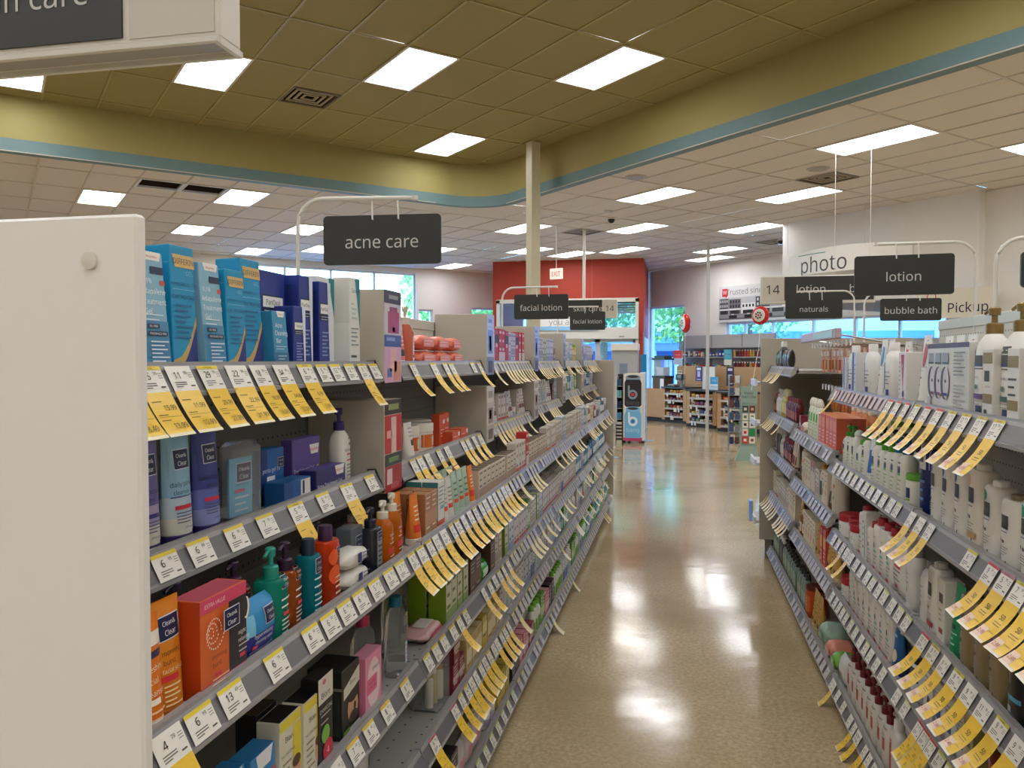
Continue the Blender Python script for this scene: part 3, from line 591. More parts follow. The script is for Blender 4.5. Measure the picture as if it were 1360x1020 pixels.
# drinks cooler with two cans printed on its side
t = thing('drinks_cooler', 'drinks cooler with large black and blue can graphics on its side', 'cooler', (-.83, 14.3, 0))
b = MB(); b.box(-.12, .16, 0, .6, .06, 1.25, 'd9c9b0:.35', .01); b.box(.16, .262, .02, .62, .05, 1.27, 'cfe0f2:.3', .006); b.build('cabinet', t)
b = MB(); b.box(-.125, .215, -.012, 0, .05, 1.25, 'e4dcd2:.35'); b.build('side_panel', t)
b = MB()
def can(cx, z0, z1, w, body, rim):
    R = [(.40, 0), (.5, .06), (.5, .80), (.42, .90), (.44, 1.0)]; L = [(cx - r*w, -.0135, z0 + (z1-z0)*f) for r, f in R]; Q = [(cx + r*w, -.0135, z0 + (z1-z0)*f) for r, f in R]
    b.add(L + Q, [(i, i+5, i+6, i+1) for i in range(3)], body); b.add(L + Q, [(3, 8, 9, 4)], rim)
    b.add([(cx + .42*w*cos(2*pi*k/20), -.0142, z1 + .035*sin(2*pi*k/20)) for k in range(20)], [tuple(range(20))], rim); b.add([(cx + .33*w*cos(2*pi*k/20), -.0148, z1 + .022*sin(2*pi*k/20)) for k in range(20)], [tuple(range(20))], '2a1c18')
def b_logo(cx, cz, r, ring, core):
    b.add([(cx + q*cos(2*pi*k/28), -.015, cz + q*sin(2*pi*k/28)) for k in range(28) for q in (r*.55, r)], [(2*k, (2*k+2) % 56, (2*k+3) % 56, 2*k+1) for k in range(28)], ring)
    b.box(cx - r, cx - r*.62, -.0152, -.0148, cz, cz + r*1.9, ring); b.add([(cx + r*.35*cos(2*pi*k/16), -.0155, cz + r*.35*sin(2*pi*k/16)) for k in range(16)], [tuple(range(16))], core)
can(.045, .66, 1.2, .3, '1d1a22', '8aa0b4'); b_logo(.04, .88, .085, '8494a8', 'd8332a'); b.text('bang', lambda x, z: (.04 + x, -.0155, .735 + z), .1, '5a5864', 2)
can(.045, .1, .63, .3, '6fb4e0', '7fc0e8'); b_logo(.045, .4, .085, 'e8f0f8', '2e6fc0'); b.text('bang', lambda x, z: (.045 + x, -.0155, .25 + z), .1, 'b8dcf4', 2); b.box(-.12, .21, -.0132, -.0125, .05, .11, 'c03a6a'); b.build('can_graphic', t)
b = MB(); b.box(-.262, -.245, .02, .5, 0, 1.2, 'd6d2c8:.4'); b.box(-.15, -.125, 0, .6, 0, 1.25, '1a1a1c:.4'); b.box(-.262, -.125, .48, .5, 0, 1.24, '2c3034:.5'); b.box(-.262, -.125, .02, .5, 0, .38, 'cfcabd:.4'); b.build('front_bay', t)
for k in range(5): b = MB(); b.box(-.255, -.14, .008, .02, .06+k*.062, .09+k*.062, '1c1c1c'); b.build('vent_slot', t)
for k in range(4): b = MB(); b.box(-.245, -.15, .04, .48, .42+k*.2, .43+k*.2, 'b8c4cc:.3'); b.build('shelf', t)
for k in range(4):
    for j in range(2):
        b = MB(); b.lathe([(.02, 0), (.024, .01), (.024, .11), (.018, .125)], ['5a9ac8','2a3a5a','7ac0c8','3a6a8a'][k], 10); tag(b.build('drink_can', None, (-.83-.2 + (j-.5)*.048, 14.37, .431+k*.2)), f'drink can in the cooler front bay, {["lowest","second","third","top"][k]} shelf, {["outer","inner"][j]} one', 'can', 'cans in the cooler')
b = MB()
for k in range(7): z = .2 + k*.15; b.add([(.263, .1 + .16*random.random() + .05*cos(a), z + .05*sin(a)) for a in [2*pi*i/12 for i in range(12)]], [tuple(range(12))], random.choice(['3a9ac8','5ac0e0','2a6a9a']))
b.build('droplet_print', t)
# small wheels under the cooler
for x in (-.05, .2): b = MB(); b.lathe([(.03, -.012), (.03, .012)], '1a1a1a', 12); o = b.build('caster', t, (x, .5, .03)); o.rotation_euler.x = pi/2
# photo kiosk and blue banner by the entrance
t = thing('kiosk', 'grey self-service kiosk with a white header by the entrance', 'kiosk', (-1.1, 17.0, 0))
b = MB(); b.box(-.29, .27, 0, .5, 0, 1.7, 'a9adb0:.4', .01); b.build('cabinet', t); b = MB(); b.box(-.3, .28, -.05, .5, 1.7, 1.85, 'e6e3dc:.4', .01); b.build('header', t); b = MB(); b.box(-.12, .05, -.012, 0, 1.1, 1.42, '7f8fa4:.15'); b.build('screen', t)
t = thing('banner_stand', 'narrow bright blue banner stand beside the kiosk', 'banner', (-.74, 17.56, 0)); b = MB(); b.box(-.065, .065, -.01, .01, .95, 1.62, '1b98cc:.5'); b.build('banner', t); b = MB(); b.box(-.015, .015, .01, .03, 0, 2.1, '8a8d90'); b.box(-.1, .1, -.1, .1, 0, .02, '8a8d90'); b.build('stand', t)
# card display and wire rack past the end of the right-hand shelving
t = thing('card_display', 'sage green gift card display stand with a pointed header', 'display stand', (1.03, 12.2, 0))
b = MB(); b.box(-.105, .12, 0, .04, .2, 1.1, '8ea596:.6'); b.add([(-.19,-.03,0),(.16,-.03,0),(.12,0,.22),(-.105,0,.22),(-.19,.12,0),(.16,.12,0),(.12,.04,.22),(-.105,.04,.22)], [(0,1,2,3),(5,4,7,6),(4,0,3,7),(1,5,6,2),(4,5,1,0)], '8ea596:.6'); b.add([(-.02,.01,1.1),(.13,.01,1.1),(.12,.01,1.24),(.09,.01,1.25)], [(0,1,2,3)], '86a090:.6'); b.build('backboard', t)
b = MB(); b.box(-.11, .125, -.012, 0, .86, 1.1, '93aa9c:.6'); b.text("Happy", lambda x, z: (x, -.013, 1.01 + z), .045, '1c2420', 2, True); b.text("Dad's Day", lambda x, z: (x, -.013, .955 + z), .045, '1c2420', 2, True); b.build('header', t)
GC = [('3a4a3a','d8d8c8'),('6a4030','d8a890'),('e8e0d0','4a8a5a'),('e8e0d0','4a8a5a'),('e8e2d4','2a2a2a'),('e4ded0','3a2a2a'),('e8d8d0','c8282a'),('1d8a4a','1d8a4a'),('c83028','e8e0d8'),('e8e0d4','8a3a3a')]
for k, (c1, c2_) in enumerate(GC):
    b = MB(); b.box(-.04, .04, -.006, 0, 0, .1, c1); b.box(-.02, .02, -.0075, -.006, .03, .07, c2_); tag(b.build('gift_card', None, (1.03 - .048 + (k % 2)*.1, 12.186, .72 - (k//2)*.115)), f'gift card on the sage stand, {ORD[k//2]} row, {["outer","inner"][k%2]} side', 'card', 'gift cards on the sage stand')
t = thing('wire_rack', 'tall chrome wire rack of small packets by the counters', 'rack', (.91, 13.35, 0))
b = MB()
for x in (-.09, .09):
    for y in (0, .2): b.tube([(x, y, 0), (x, y, 1.25)], .006, 'b8bcc0:.25:1', 6)
for k in range(6):
    z = .12 + k*.2
    for y in (0, .2): b.tube([(-.09, y, z), (.09, y, z)], .004, 'b8bcc0:.25:1', 6)
b.build('frame', t)
for k in range(6): b = MB(); b.box(-.085, .085, .005, .195, .115 + k*.2, .12 + k*.2, 'a8acb0:.3'); b.build('shelf', t)
for k in range(6):
    for j in range(2): b = MB(); b.box(-.035, .035, 0, .03, 0, .12, random.choice(['2a3058','4a5a7a','8a8a90','6a3a3a','d0ccc4']), .004); tag(b.build('small_pack', None, (.91 + (j-.5)*.085, 13.4, .121 + k*.2)), f'small packet on the chrome rack, {ORD[k]} shelf from floor, {["outer","inner"][j]} one', 'pack', 'packets on the chrome rack')
# ---------------------------------------------------------------- products: front faces local +x, width along y, front touches x = 0
class Proto:
    def __init__(s, name, desc, cat, parts, lean=0): 
        s.name, s.desc, s.cat, s.parts, s.lean = name, desc, cat, parts, lean
        V = [v.co for _, m in parts for v in m.vertices]; s.w = max(v.y for v in V) - min(v.y for v in V); s.d = -min(v.x for v in V); s.h = max(v.z for v in V)
def sring(a, b, n, seg, cx, z):
    o = []
    for i in range(seg):
        t = 2*pi*i/seg; c, s_ = cos(t), sin(t)
        o.append((cx + a*copysign(abs(c)**(2/n), c), b*copysign(abs(s_)**(2/n), s_), z))
    return o
class Body:
    """rings: (z, half width b, half depth a, exponent n); cx = axis offset behind the front"""
    def __init__(s, rings): s.r = rings; s.A = max(r[2] for r in rings)
    def at(s, z):
        R = s.r
        for p, q in zip(R, R[1:]):
            if p[0] <= z <= q[0]:
                t = (z-p[0])/max(1e-6, q[0]-p[0]); return [p[k] + (q[k]-p[k])*t for k in (1, 2, 3)]
        return list(R[-1][1:]) if z > R[-1][0] else list(R[0][1:])
    def front(s, y, z):
        b, a, n = s.at(z); t = min(.999, abs(y)/max(b, 1e-6)); return -s.A + a*(1 - t**n)**(1/n)
class Flat:
    def front(s, y, z): return 0.0
def decals(b, surf, w, h, dec, ny=6, eps=.0004, res=1):
    for k, d in enumerate(dec):
        e = eps*(1 + k*.5); fr = lambda y, z: (surf.front(y, z) + e, y, z); curved = not isinstance(surf, Flat)
        if d[0] == 'r':
            y0, y1, z0, z1, c = d[1:6]; n = ny if curved else 1; m = 4 if curved and z1 - z0 > .2 else 1; V = []; F = []
            for j in range(m+1):
                for i in range(n+1): V.append(fr((y0+(y1-y0)*i/n)*w, (z0+(z1-z0)*j/m)*h))
            for j in range(m):
                for i in range(n): a = j*(n+1)+i; F.append((a, a+1, a+n+2, a+n+1))
            b.add(V, F, c)
        elif d[0] == 'p': b.add([fr(y*w, z*h) for y, z in d[1]], [tuple(range(len(d[1])))], d[2])
        elif d[0] == 'e':
            y, z, ry, rz, c = d[1:6]; V = [fr(y*w, z*h)]; F = []; n = 16
            for q in (.5, 1): V += [fr(y*w + ry*w*q*cos(2*pi*i/n), z*h + rz*h*q*sin(2*pi*i/n)) for i in range(n)]
            for i in range(n): j = (i+1) % n; F += [(0, 1+i, 1+j), (1+i, n+1+i, n+1+j, 1+j)]
            b.add(V, F, c)
        elif d[0] == 't':
            s_, y, z, sz, c = d[1:6]; vs, fs = text_geo(s_, res, len(d) > 6)
            b.add([fr(y*w + px*sz*h, z*h + pz*sz*h) for px, pz in vs], fs, c)
        elif d[0] == 'l':
            y0, y1, z0, z1, n, c = d[1:7]
            for i in range(n):
                z = z1 - (z1-z0)*i/max(1, n-1); hh = (z1-z0)/max(2, n)*.22 if n > 1 else .006; q = y1 - (y1-y0)*[0, .25, .1, .4][i % 4]
                m = 3 if curved else 1; b.add([fr((y0+(q-y0)*j/m)*w, z*h + s_*hh*h) for s_ in (-1, 1) for j in range(m+1)], [(j, j+1, m+2+j, m+1+j) for j in range(m)], c)
def cc(y, z, s_, bg='15204a', asp=.4):
    """a dark rounded badge with two white words; asp = width / height of the face"""
    q = s_*asp
    return [('r', y-s_*1.08, y+s_*1.08, z-q*.82, z+q*.82, 'd8dce8'), ('r', y-s_, y+s_, z-q*.75, z+q*.75, bg), ('t', 'Clean&', y, z+q*.3, q*.42, 'eef0f4'), ('t', 'Clear', y, z-q*.32, q*.5, 'eef0f4')]
def carton(name, desc, w, d, h, col, dec=(), cat='box', lean=0, side=None, top=None, res=1, part='carton', bev=.0015):
    b = MB(); b.box(-d, 0, -w/2, w/2, 0, h, col, bev); P = [(part, b.mesh(part))]
    b = MB(); decals(b, Flat(), w, h, dec, res=res)
    if side:
        for s_ in (-1, 1):
            for (x0, x1, z0, z1, c) in side: b.add([(-d*x, s_*(w/2+.0004), h*z) for x, z in ((x0, z0), (x1, z0), (x1, z1), (x0, z1))], [(0,1,2,3)], c)
    if top: b.add([(-d*x, w*y, h+.0004) for x, y in ((.06,-.46),(.94,-.46),(.94,.46),(.06,.46))], [(0,1,2,3)], top)
    if b.v: P.append(('printed_label', b.mesh('printed_label')))
    return Proto(name, desc, cat, P, lean)
def bottle(name, desc, w, d, h, col, dec=(), cap='e8e6e0', capk='flip', capf=.16, n=2.6, cat='bottle', seg=20, res=1, shape='round', neck=None):
    hb = h*(1-capf); A, B_ = d/2, w/2
    if shape == 'round': R = [(0, B_*.93, A*.93, n), (hb*.03, B_, A, n), (hb*.80, B_, A, n), (hb*.90, B_*.90, A*.88, 2.2), (hb*.97, B_*.6, A*.66, 2), (hb, B_*.42, A*.55, 2)]
    elif shape == 'slope': R = [(0, B_*.95, A*.95, n), (hb*.03, B_, A, n), (hb*.45, B_, A, n), (hb*.8, B_*.86, A*.86, n), (hb*.94, B_*.62, A*.7, 2), (hb, B_*.45, A*.55, 2)]
    elif shape == 'waist': R = [(0, B_*.95, A*.95, n), (hb*.03, B_, A, n), (hb*.35, B_*.86, A*.92, n), (hb*.6, B_*.88, A*.9, n), (hb*.82, B_, A, n), (hb*.94, B_*.7, A*.75, 2), (hb, B_*.42, A*.5, 2)]
    else: R = [(0, B_*.95, A*.95, n), (hb*.02, B_, A, n), (hb*.93, B_, A, n), (hb*.98, B_*.93, A*.93, n), (hb, B_*.8, A*.8, n)]
    bd = Body(R); b = MB(); b.loft([sring(a, bb, nn, seg, -bd.A, z) for z, bb, a, nn in R], col); P = [('bottle', b.mesh('bottle'))]
    cx = -bd.A; b = MB(); rc = min(A, B_)*.62; hc = h - hb
    if capk == 'flip': b.loft([sring(rc*k, rc*k*1.08, 2.2, 16, cx, hb + hc*z) for z, k in ((0, 1), (.86, .97), (1, .86))], cap); P.append(('cap', b.mesh('cap')))
    elif capk == 'wide': b.loft([sring(A*k, B_*k, n, seg, cx, hb + hc*z) for z, k in ((0, .97), (.9, .95), (1, .9))], cap); P.append(('cap', b.mesh('cap')))
    elif capk == 'dome': b.loft([sring(rc*1.15*k, rc*1.15*k, 2, 16, cx, hb + hc*z) for z, k in ((0, .95), (.2, 1), (.6, .85), (.9, .5), (1, .2))], cap); P.append(('cap', b.mesh('cap')))
    elif capk == 'spray': b.loft([sring(rc*k, rc*k, 2, 14, cx, hb + hc*z) for z, k in ((0, .9), (.5, .9), (.55, .75), (1, .7))], cap); P.append(('spray_cap', b.mesh('spray_cap')))
    else:
        b.lathe([(rc*.95, hb), (rc*.95, hb + hc*.36), (rc*.8, hb + hc*.40), (rc*.34, hb + hc*.42), (rc*.34, hb + hc*.72)], cap, 16, cx, 0)
        P.append(('pump_collar', b.mesh('pump_collar')))
        b = MB(); b.lathe([(rc*.62, hb + hc*.70), (rc*.66, hb + hc*.95), (rc*.5, hb + hc)], cap, 14, cx, 0)
        b.tube([(cx, 0, hb + hc*.88), (cx + rc*.2, -rc*1.1, hb + hc*.9), (cx + rc*.3, -rc*2.0, hb + hc*.80)], rc*.2, cap, 8); P.append(('pump_head', b.mesh('pump_head')))
    b = MB(); decals(b, bd, w, h, dec, eps=.0006, res=res)
    if b.v: P.append(('printed_label', b.mesh('printed_label')))
    return Proto(name, desc, cat, P)
def tubep(name, desc, w, d, h, col, dec=(), cap='e8e6e0', capf=.13, cat='tube', seg=20, res=1, capw=.86, bands=()):
    """squeeze tube standing on its cap: round at the foot, flat crimp at the top"""
    hc = h*capf; A, B_ = d/2, w/2
    R = [(hc, B_*.84, A, 2), (hc+h*.03, B_*.9, A, 2), (h*.55, B_*.97, A*.62, 2), (h*.9, B_, A*.2, 2.4), (h*.935, B_, .0016, 4), (h, B_, .0014, 4)]
    bd = Body(R); b = MB()
    def body(z0, z1, c):
        zs = sorted({z0, z1, *[r[0] for r in R if z0 < r[0] < z1]}); b.loft([sring(bd.at(z)[1], bd.at(z)[0], bd.at(z)[2], seg, -A, z) for z in zs], c, False)
    cuts = [hc] + [h*f for f, _ in bands] + [h]; cols = [c for _, c in bands] + [col]
    if bands:
        lo = hc
        for f, c in bands: body(lo, h*f, c); lo = h*f
        body(lo, h, col)
    else: body(hc, h, col)
    P = [('tube', b.mesh('tube'))]; b = MB(); b.loft([sring(A*k, B_*capw*k2, 2.2, seg, -A, z) for z, k, k2 in ((0, .96, .96), (hc*.9, 1, 1), (hc, .95, .95))], cap); P.append(('cap', b.mesh('cap')))
    b = MB(); decals(b, bd, w, h, dec, eps=.0006, res=res)
    if b.v: P.append(('printed_label', b.mesh('printed_label')))
    return Proto(name, desc, cat, P)
def jar(name, desc, w, h, col, lid, dec=(), lidf=.3, cat='jar', seg=24, res=1):
    r = w/2; hl = h*(1-lidf); R = [(0, r*.92, r*.92, 2), (hl*.06, r, r, 2), (hl*.94, r, r, 2), (hl, r*.95, r*.95, 2)]; bd = Body(R)
    b = MB(); b.loft([sring(a, bb, 2, seg, -r, z) for z, bb, a, nn in R], col); P = [('jar', b.mesh('jar'))]
    b = MB(); b.lathe([(r*1.02, hl), (r*1.03, h*.96), (r*.98, h)], lid, seg, -r, 0); P.append(('lid', b.mesh('lid')))
    b = MB(); decals(b, bd, w, h, dec, 10, eps=.0006, res=res)
    if b.v: P.append(('printed_label', b.mesh('printed_label')))
    return Proto(name, desc, cat, P)
def pouch(name, desc, w, d, h, col, dec=(), flap=None, cat='pack', res=1, stand=False):
    """soft pack: pillow with crimped ends; lying (ends along y) or standing (ends along z)"""
    b = MB(); R = []; n = 9; seg = 16; rg = []; rnd = random.Random(len(name + desc))
    for k in range(n):
        t = k/(n-1); f = max(.04, sin(pi*t)**.42) if 0 < t < 1 else .04
        if stand: rg.append((h*t, w/2*(1 if 0 < t < 1 else .98), d/2*f, 3))
        else: R.append([(-d/2 + (d/2)*f**.3*copysign(abs(cos(a))**.7, cos(a)) + rnd.uniform(-.001,.001), -w/2 + w*t, max(.001, h/2 + h/2*f*copysign(abs(sin(a))**.7, sin(a)) + rnd.uniform(-.002,.002))) for a in [2*pi*i/seg for i in range(seg)]])
    if stand: R = [sring(a, bb, nn, seg, -d/2, z) for z, bb, a, nn in rg]
    b.loft(R, col); P = [('soft_pack', b.mesh('soft_pack'))]; b = MB()
    surf = Body(rg) if stand else type('S', (), {'front': lambda s, y, z: -.0 + .0012 if abs(z/h-.5) < .3 and abs(y) < w*.4 else -.004})()
    decals(b, surf, w, h, dec, eps=.0008, res=res)
    if b.v: P.append(('printed_label', b.mesh('printed_label')))
    if flap: b = MB(); b.box(-d*.75, -d*.25, -w*.25, w*.25, h*.97, h*1.02, flap, .002); P.append(('reseal_flap', b.mesh('reseal_flap')))
    return Proto(name, desc, cat, P)
def hangcard(name, desc, w, h, col, dec=(), cat='pack', blister=None):
    b = MB(); b.box(-.012, -.009, -w/2, w/2, 0, h, col); P = [('card', b.mesh('card'))]
    b = MB(); b.box(-.009, 0, -w*.38, w*.38, h*.12, h*.55, blister or col, .003); P.append(('blister', b.mesh('blister')))
    b = MB(); decals(b, Flat(), w, h, dec)
    if b.v: P.append(('printed_label', b.mesh('printed_label')))
    return Proto(name, desc, cat, P)
PLACED = []
def put(p, x, y, z, side, where, group=None, turn=0, lean=None):
    """side: 'L' faces +x, 'R' faces -x"""
    rz = (0 if side == 'L' else pi) + turn; k = p.lean if lean is None else lean
    if len(p.parts) == 1:
        o = link(p.name, p.parts[0][1]); o.location = (x, y, z)
    else:
        o = bpy.data.objects.new(p.name, None); COL.objects.link(o); o.location = (x, y, z); o.empty_display_size = .03
        for nm, me in p.parts: link(nm, me, o)
    o.rotation_euler = (0, -radians(k), rz)
    if k and side == 'R': pass
    o['category'] = p.cat
    PLACED.append((o, p.desc, where, group, y)); return o
def finish_labels():
    G = {}
    for o, d, wh, g, y in PLACED: G.setdefault((d, wh), []).append((y, o, g))
    for (d, wh), L in G.items():
        L.sort(key=lambda t: (round(t[0], 3), -abs(t[1].location.x) * -1))
        for i, (y, o, g) in enumerate(L):
            pos = '' if len(L) == 1 else (f'{ORD[i]} of {len(L)}, ' if len(L) < 60 else '')
            o['label'] = f'{d}, {pos}{wh}'
            if len(L) > 1 or g: o['group'] = g or f'{d} on {wh}'
# ---------------------------------------------------------------- shelving runs, price channels and tags
GREY, RAIL, DECK = '8f8e89:.5', '9c9a9a:.3', 'a8a69f:.5'
TM = {}
def tag_mesh(side, kind, price='', off='', off2='', strip='e8d23a', w=.058, curl=1.0, fine=True):
    """price ticket: white part lies in the tilted channel, yellow part hangs out and curls toward the aisle"""
    key = (side, kind, price, off, off2, strip, w, curl, fine)
    if key in TM: return TM[key]
    s = 1 if side == 'L' else -1; b = MB(); d0 = .0075
    def fr(y, t):          # t = distance down the ticket
        a = radians(27); x = .0; z = 0; 
        if t <= .052: return (s*(t*sin(a) + d0), y*s, -t*cos(a))
        x, z = .052*sin(a), -.052*cos(a); r = t - .052; n = 6; st = r/n
        for k in range(n): q = a + radians(26)*curl*((k+.5)*st/.08); x += st*sin(q); z -= st*cos(q)
        return (s*(x + d0), y*s, z)
    def strip_(y0, y1, t0, t1, c, n=1, e=0):
        V = []
        for k in range(n+1):
            for y in (y0, y1): p = fr(y, t0 + (t1-t0)*k/n); V.append((p[0] + s*e, p[1], p[2] + e*.4))
        b.add(V, [(2*k, 2*k+1, 2*k+3, 2*k+2) for k in range(n)], c)
    def txt(t, y, q, size, c, bold=True):
        vs, fs = text_geo(t, 2 if fine else 1, bold); V = []
        for px, pz in vs: p = fr(y + px*size, q - pz*size); V.append((p[0] + s*.0012, p[1], p[2] + .0005))
        b.add(V, fs, c)
    WH, YE, BK = ('efece2:.35' if fine else 'c6c2c0:.35'), ('f2c840:.28' if fine else 'e6cf86:.3'), '161616'
    if kind == 'paper': WH = strip; strip = ''
    strip_(-w/2, w/2, .004, .05, WH, 1)
    if strip: strip_(-w/2, w/2, .004, .0105, strip + ':.4', 1, .0006)
    if fine and strip and kind != 'plain': txt('APPROVED', 0, .0073, .0048, '5a5020', False)
    if price:
        a, c = (price.split('.') + [''])[:2]
        txt(a, -w*.1 - .004, .021, .017 if len(a) < 3 else .014, BK); 
        if c: txt(c, w*.14 + (.003 if len(a) > 1 else 0), .0165, .008, BK)
    if fine and kind != 'paper':
        for q in (.0335, .0375, .0415): strip_(-w*.36, w*.1 if q < .04 else -w*.1, q, q + .0016, '6a6862', 1, .0008)
        for q in (.0165, .0205, .0245): strip_(w*.28, w*.44, q, q + .0012, '8a8880', 1, .0008)
        strip_(w*.22, w*.4, .04, .0425, '55534e', 1, .0008)
    if kind == 'long':
        T1 = .132
        strip_(-w/2, w/2, .05, T1, YE, 7); strip_(-w/2, w/2, T1-.006, T1, 'f2e8c8', 1, .0006)
        if off: txt(off, w*.16, .078, .0125, '3a2a08')
        if off2: txt(off2, w*.16, .112, .014, '3a2a08')
        if fine:
            for q in (.066, .09, .1): strip_(-w*.4, -w*.05, q, q + .0016, '8a6a18', 1, .0008)
            strip_(-w*.42, w*.42, .0945, .0952, '8a6a18', 1, .0008)
    if kind == 'sale':
        T1 = .15
        strip_(-w/2, w/2, .05, T1, YE, 8); strip_(-w/2, w*.0, T1-.034, T1-.005, 'f4d8c0', 3, .0006); strip_(-w/2, w/2, T1-.006, T1, 'f2ead8', 1, .0009)
        if off: txt(off, w*.05, .083, .0165, '2e2408')
        if off2: txt(off2, -w*.22, T1-.02, .0125, 'b83a2a')
        if fine:
            for q in (.097, .103): strip_(-w*.2, w*.3, q, q + .0014, '6a5210', 1, .0008)
            strip_(w*.05, w*.4, .12, .1215, 'a07a18', 1, .0008)
    TM[key] = b.mesh('price_tag'); return TM[key]
def channel(side, y0, y1, caps=True):
    """tilted price channel, local origin at its top back edge; drops .053 and projects .027"""
    s = 1 if side == 'L' else -1; b = MB(); a = radians(27); dx, dz = .059*sin(a), -.059*cos(a)
    P = [(-.012*s, .004), (0, .004), (s*dx, dz), (s*(dx+.004), dz-.001), (s*(dx+.004), dz+.006), (s*dx, dz+.005), (-.012*s, -.03)]
    P = [(-.012*s, .002), (0, .002), (s*.003, .004), (s*.0035, -.002), (s*dx - s*.0, dz+.006), (s*(dx+.0035), dz+.005), (s*(dx+.003), dz-.002), (s*(dx-.004), dz-.002), (-.012*s, -.02)]
    n = len(P); b.add([(x, y0, z) for x, z in P] + [(x, y1, z) for x, z in P], [(i, (i+1) % n, n+(i+1) % n, n+i) for i in range(n)] + [tuple(range(n)), tuple(range(2*n-1, n-1, -1))], RAIL)
    e = .0012; b.add([(s*(.006*sin(a) + .0038), y0+.002, -.008), (s*(.006*sin(a) + .0038), y1-.002, -.008), (s*(dx + .0004), y1-.002, dz + .009), (s*(dx + .0004), y0+.002, dz + .009)], [(0,1,2,3)], '6f6d70:.35')
    return b, dx, dz
def endcap(side, y, s_):
    s = 1 if side == 'L' else -1; b = MB(); a = radians(27); dx, dz = .062*sin(a), -.062*cos(a)
    P = [(-.02*s, .005), (.004*s, .006), (s*(dx+.005), dz-.002), (s*dx, dz-.006), (-.02*s, dz*.5)]; n = len(P)
    b.add([(x, y, z) for x, z in P] + [(x, y + s_*.006, z) for x, z in P], [tuple(range(n)), tuple(range(2*n-1, n-1, -1))] + [(i, (i+1) % n, n+(i+1) % n, n+i) for i in range(n)], '2a2a2a:.4' if side == 'L' else 'a4a2a0:.4'); return b
def section(side, idx, y0, y1, shelves, base, top, label, peg_key, floor_x, XB=1.05):
    """shelves: list of (lip lower z, lip x magnitude, ys, ye); returns shelf objects with surface heights"""
    s = -1 if side == 'L' else 1
    X = lambda m: s*m
    t = thing('shelving_unit', label, 'shelving', (0, 0, 0))
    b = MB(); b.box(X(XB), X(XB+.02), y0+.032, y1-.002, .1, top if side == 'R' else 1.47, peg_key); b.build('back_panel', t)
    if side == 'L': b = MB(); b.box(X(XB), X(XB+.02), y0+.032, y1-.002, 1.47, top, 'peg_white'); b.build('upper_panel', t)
    b = MB(); b.box(X(XB-.004), X(XB+.03), y0+.003, y0+.031, 0, top+.01, 'b4b2aa:.5' if side == 'R' else '7c7b77:.5')
    for k in range(int((top-.2)/.05)): b.box(X(XB-.0052), X(XB-.0042), y0+.013, y0+.021, .2+k*.05, .225+k*.05, '222222')
    b.build('upright', t)
    b = MB(); b.box(X(XB-.005), X(XB+.035), y0+.033, y1-.002, top-.03, top+.012, 'c9c6bd:.4', .004); b.build('top_rail', t)
    b = MB(); b.box(X(floor_x+.05), X(XB), y0, y1, .0, base+.02, '55534f:.6'); b.build('kick_plate', t)
    out = []
    for i, (zl, xm, ys, ye) in enumerate(shelves + [(base, floor_x, y0, y1)]):
        zt = zl + .053; xt = xm + .027; zs = zt - .016
        b = MB(); b.box(X(xt+.006), X(XB), ys, ye, zs-.02, zs, DECK)
        if i >= len(shelves) - 2:
            for k in range(int((ye-ys)/.05)):
                for r in (.03, .10): b.box(X(xt+r), X(xt+r+.006), ys+.02+k*.05, ys+.026+k*.05, zs, zs+.0006, '3a3834')
        sh = b.build('base_deck' if i == len(shelves) else 'shelf', t, (0, 0, 0))
        g, dx, dz = channel(side, ys+.004, ye-.004); c = g.build('price_channel', sh, (X(xt), 0, zt))
        if i < 2 or side == 'R':
            for (yy, q) in ((ys, 1), (ye-.006, 1)): e = endcap(side, yy, q).build('channel_end', sh, (X(xt), 0, zt))
        out.append(dict(o=sh, z=zs, x=X(xt), zt=zt, ys=ys, ye=ye, side=side))
    return t, out
def addtag(sh, y, kind, **kw):
    me = tag_mesh(sh['side'], kind, **kw); o = link('price_tag', me, sh['o'], (sh['x'], y, sh['zt'] + .0)); 
    o.rotation_euler.z = random.gauss(0, .03) if kind != 'plain' else 0
    return o
PR = ['6.99','5.49','7.99','12.99','9.79','14.49','8.29','4.79','11.99','5.99','17.49','3.99']
def autotags(sh, y0, y1, pitch, plong, fine, strip=('e8d23a','e8d23a',''), w=.058, kind='long', jit=.012):
    y = y0
    while y < y1 - w/2:
        r = random.random(); k = kind if r < plong else 'plain'; p = random.choice(PR)
        if kind == 'sale': kw = dict(off='50', off2=random.choice(['3.99','2.49','5.49','1.49']))
        else: kw = dict(off=p.split('.')[0], off2=str(max(1, int(float(p)) - 1)))
        if not fine: kw = {}; p = p if fine is not None else ''
        if k == 'plain': kw = {}
        if r < .93: addtag(sh, y, k, price=p if fine is not None else '', strip=random.choice(strip), w=w, curl=random.choice((.8, 1.0, 1.2)) if k != 'plain' else 1, fine=bool(fine), **kw)
        y += pitch + random.uniform(-jit, jit)
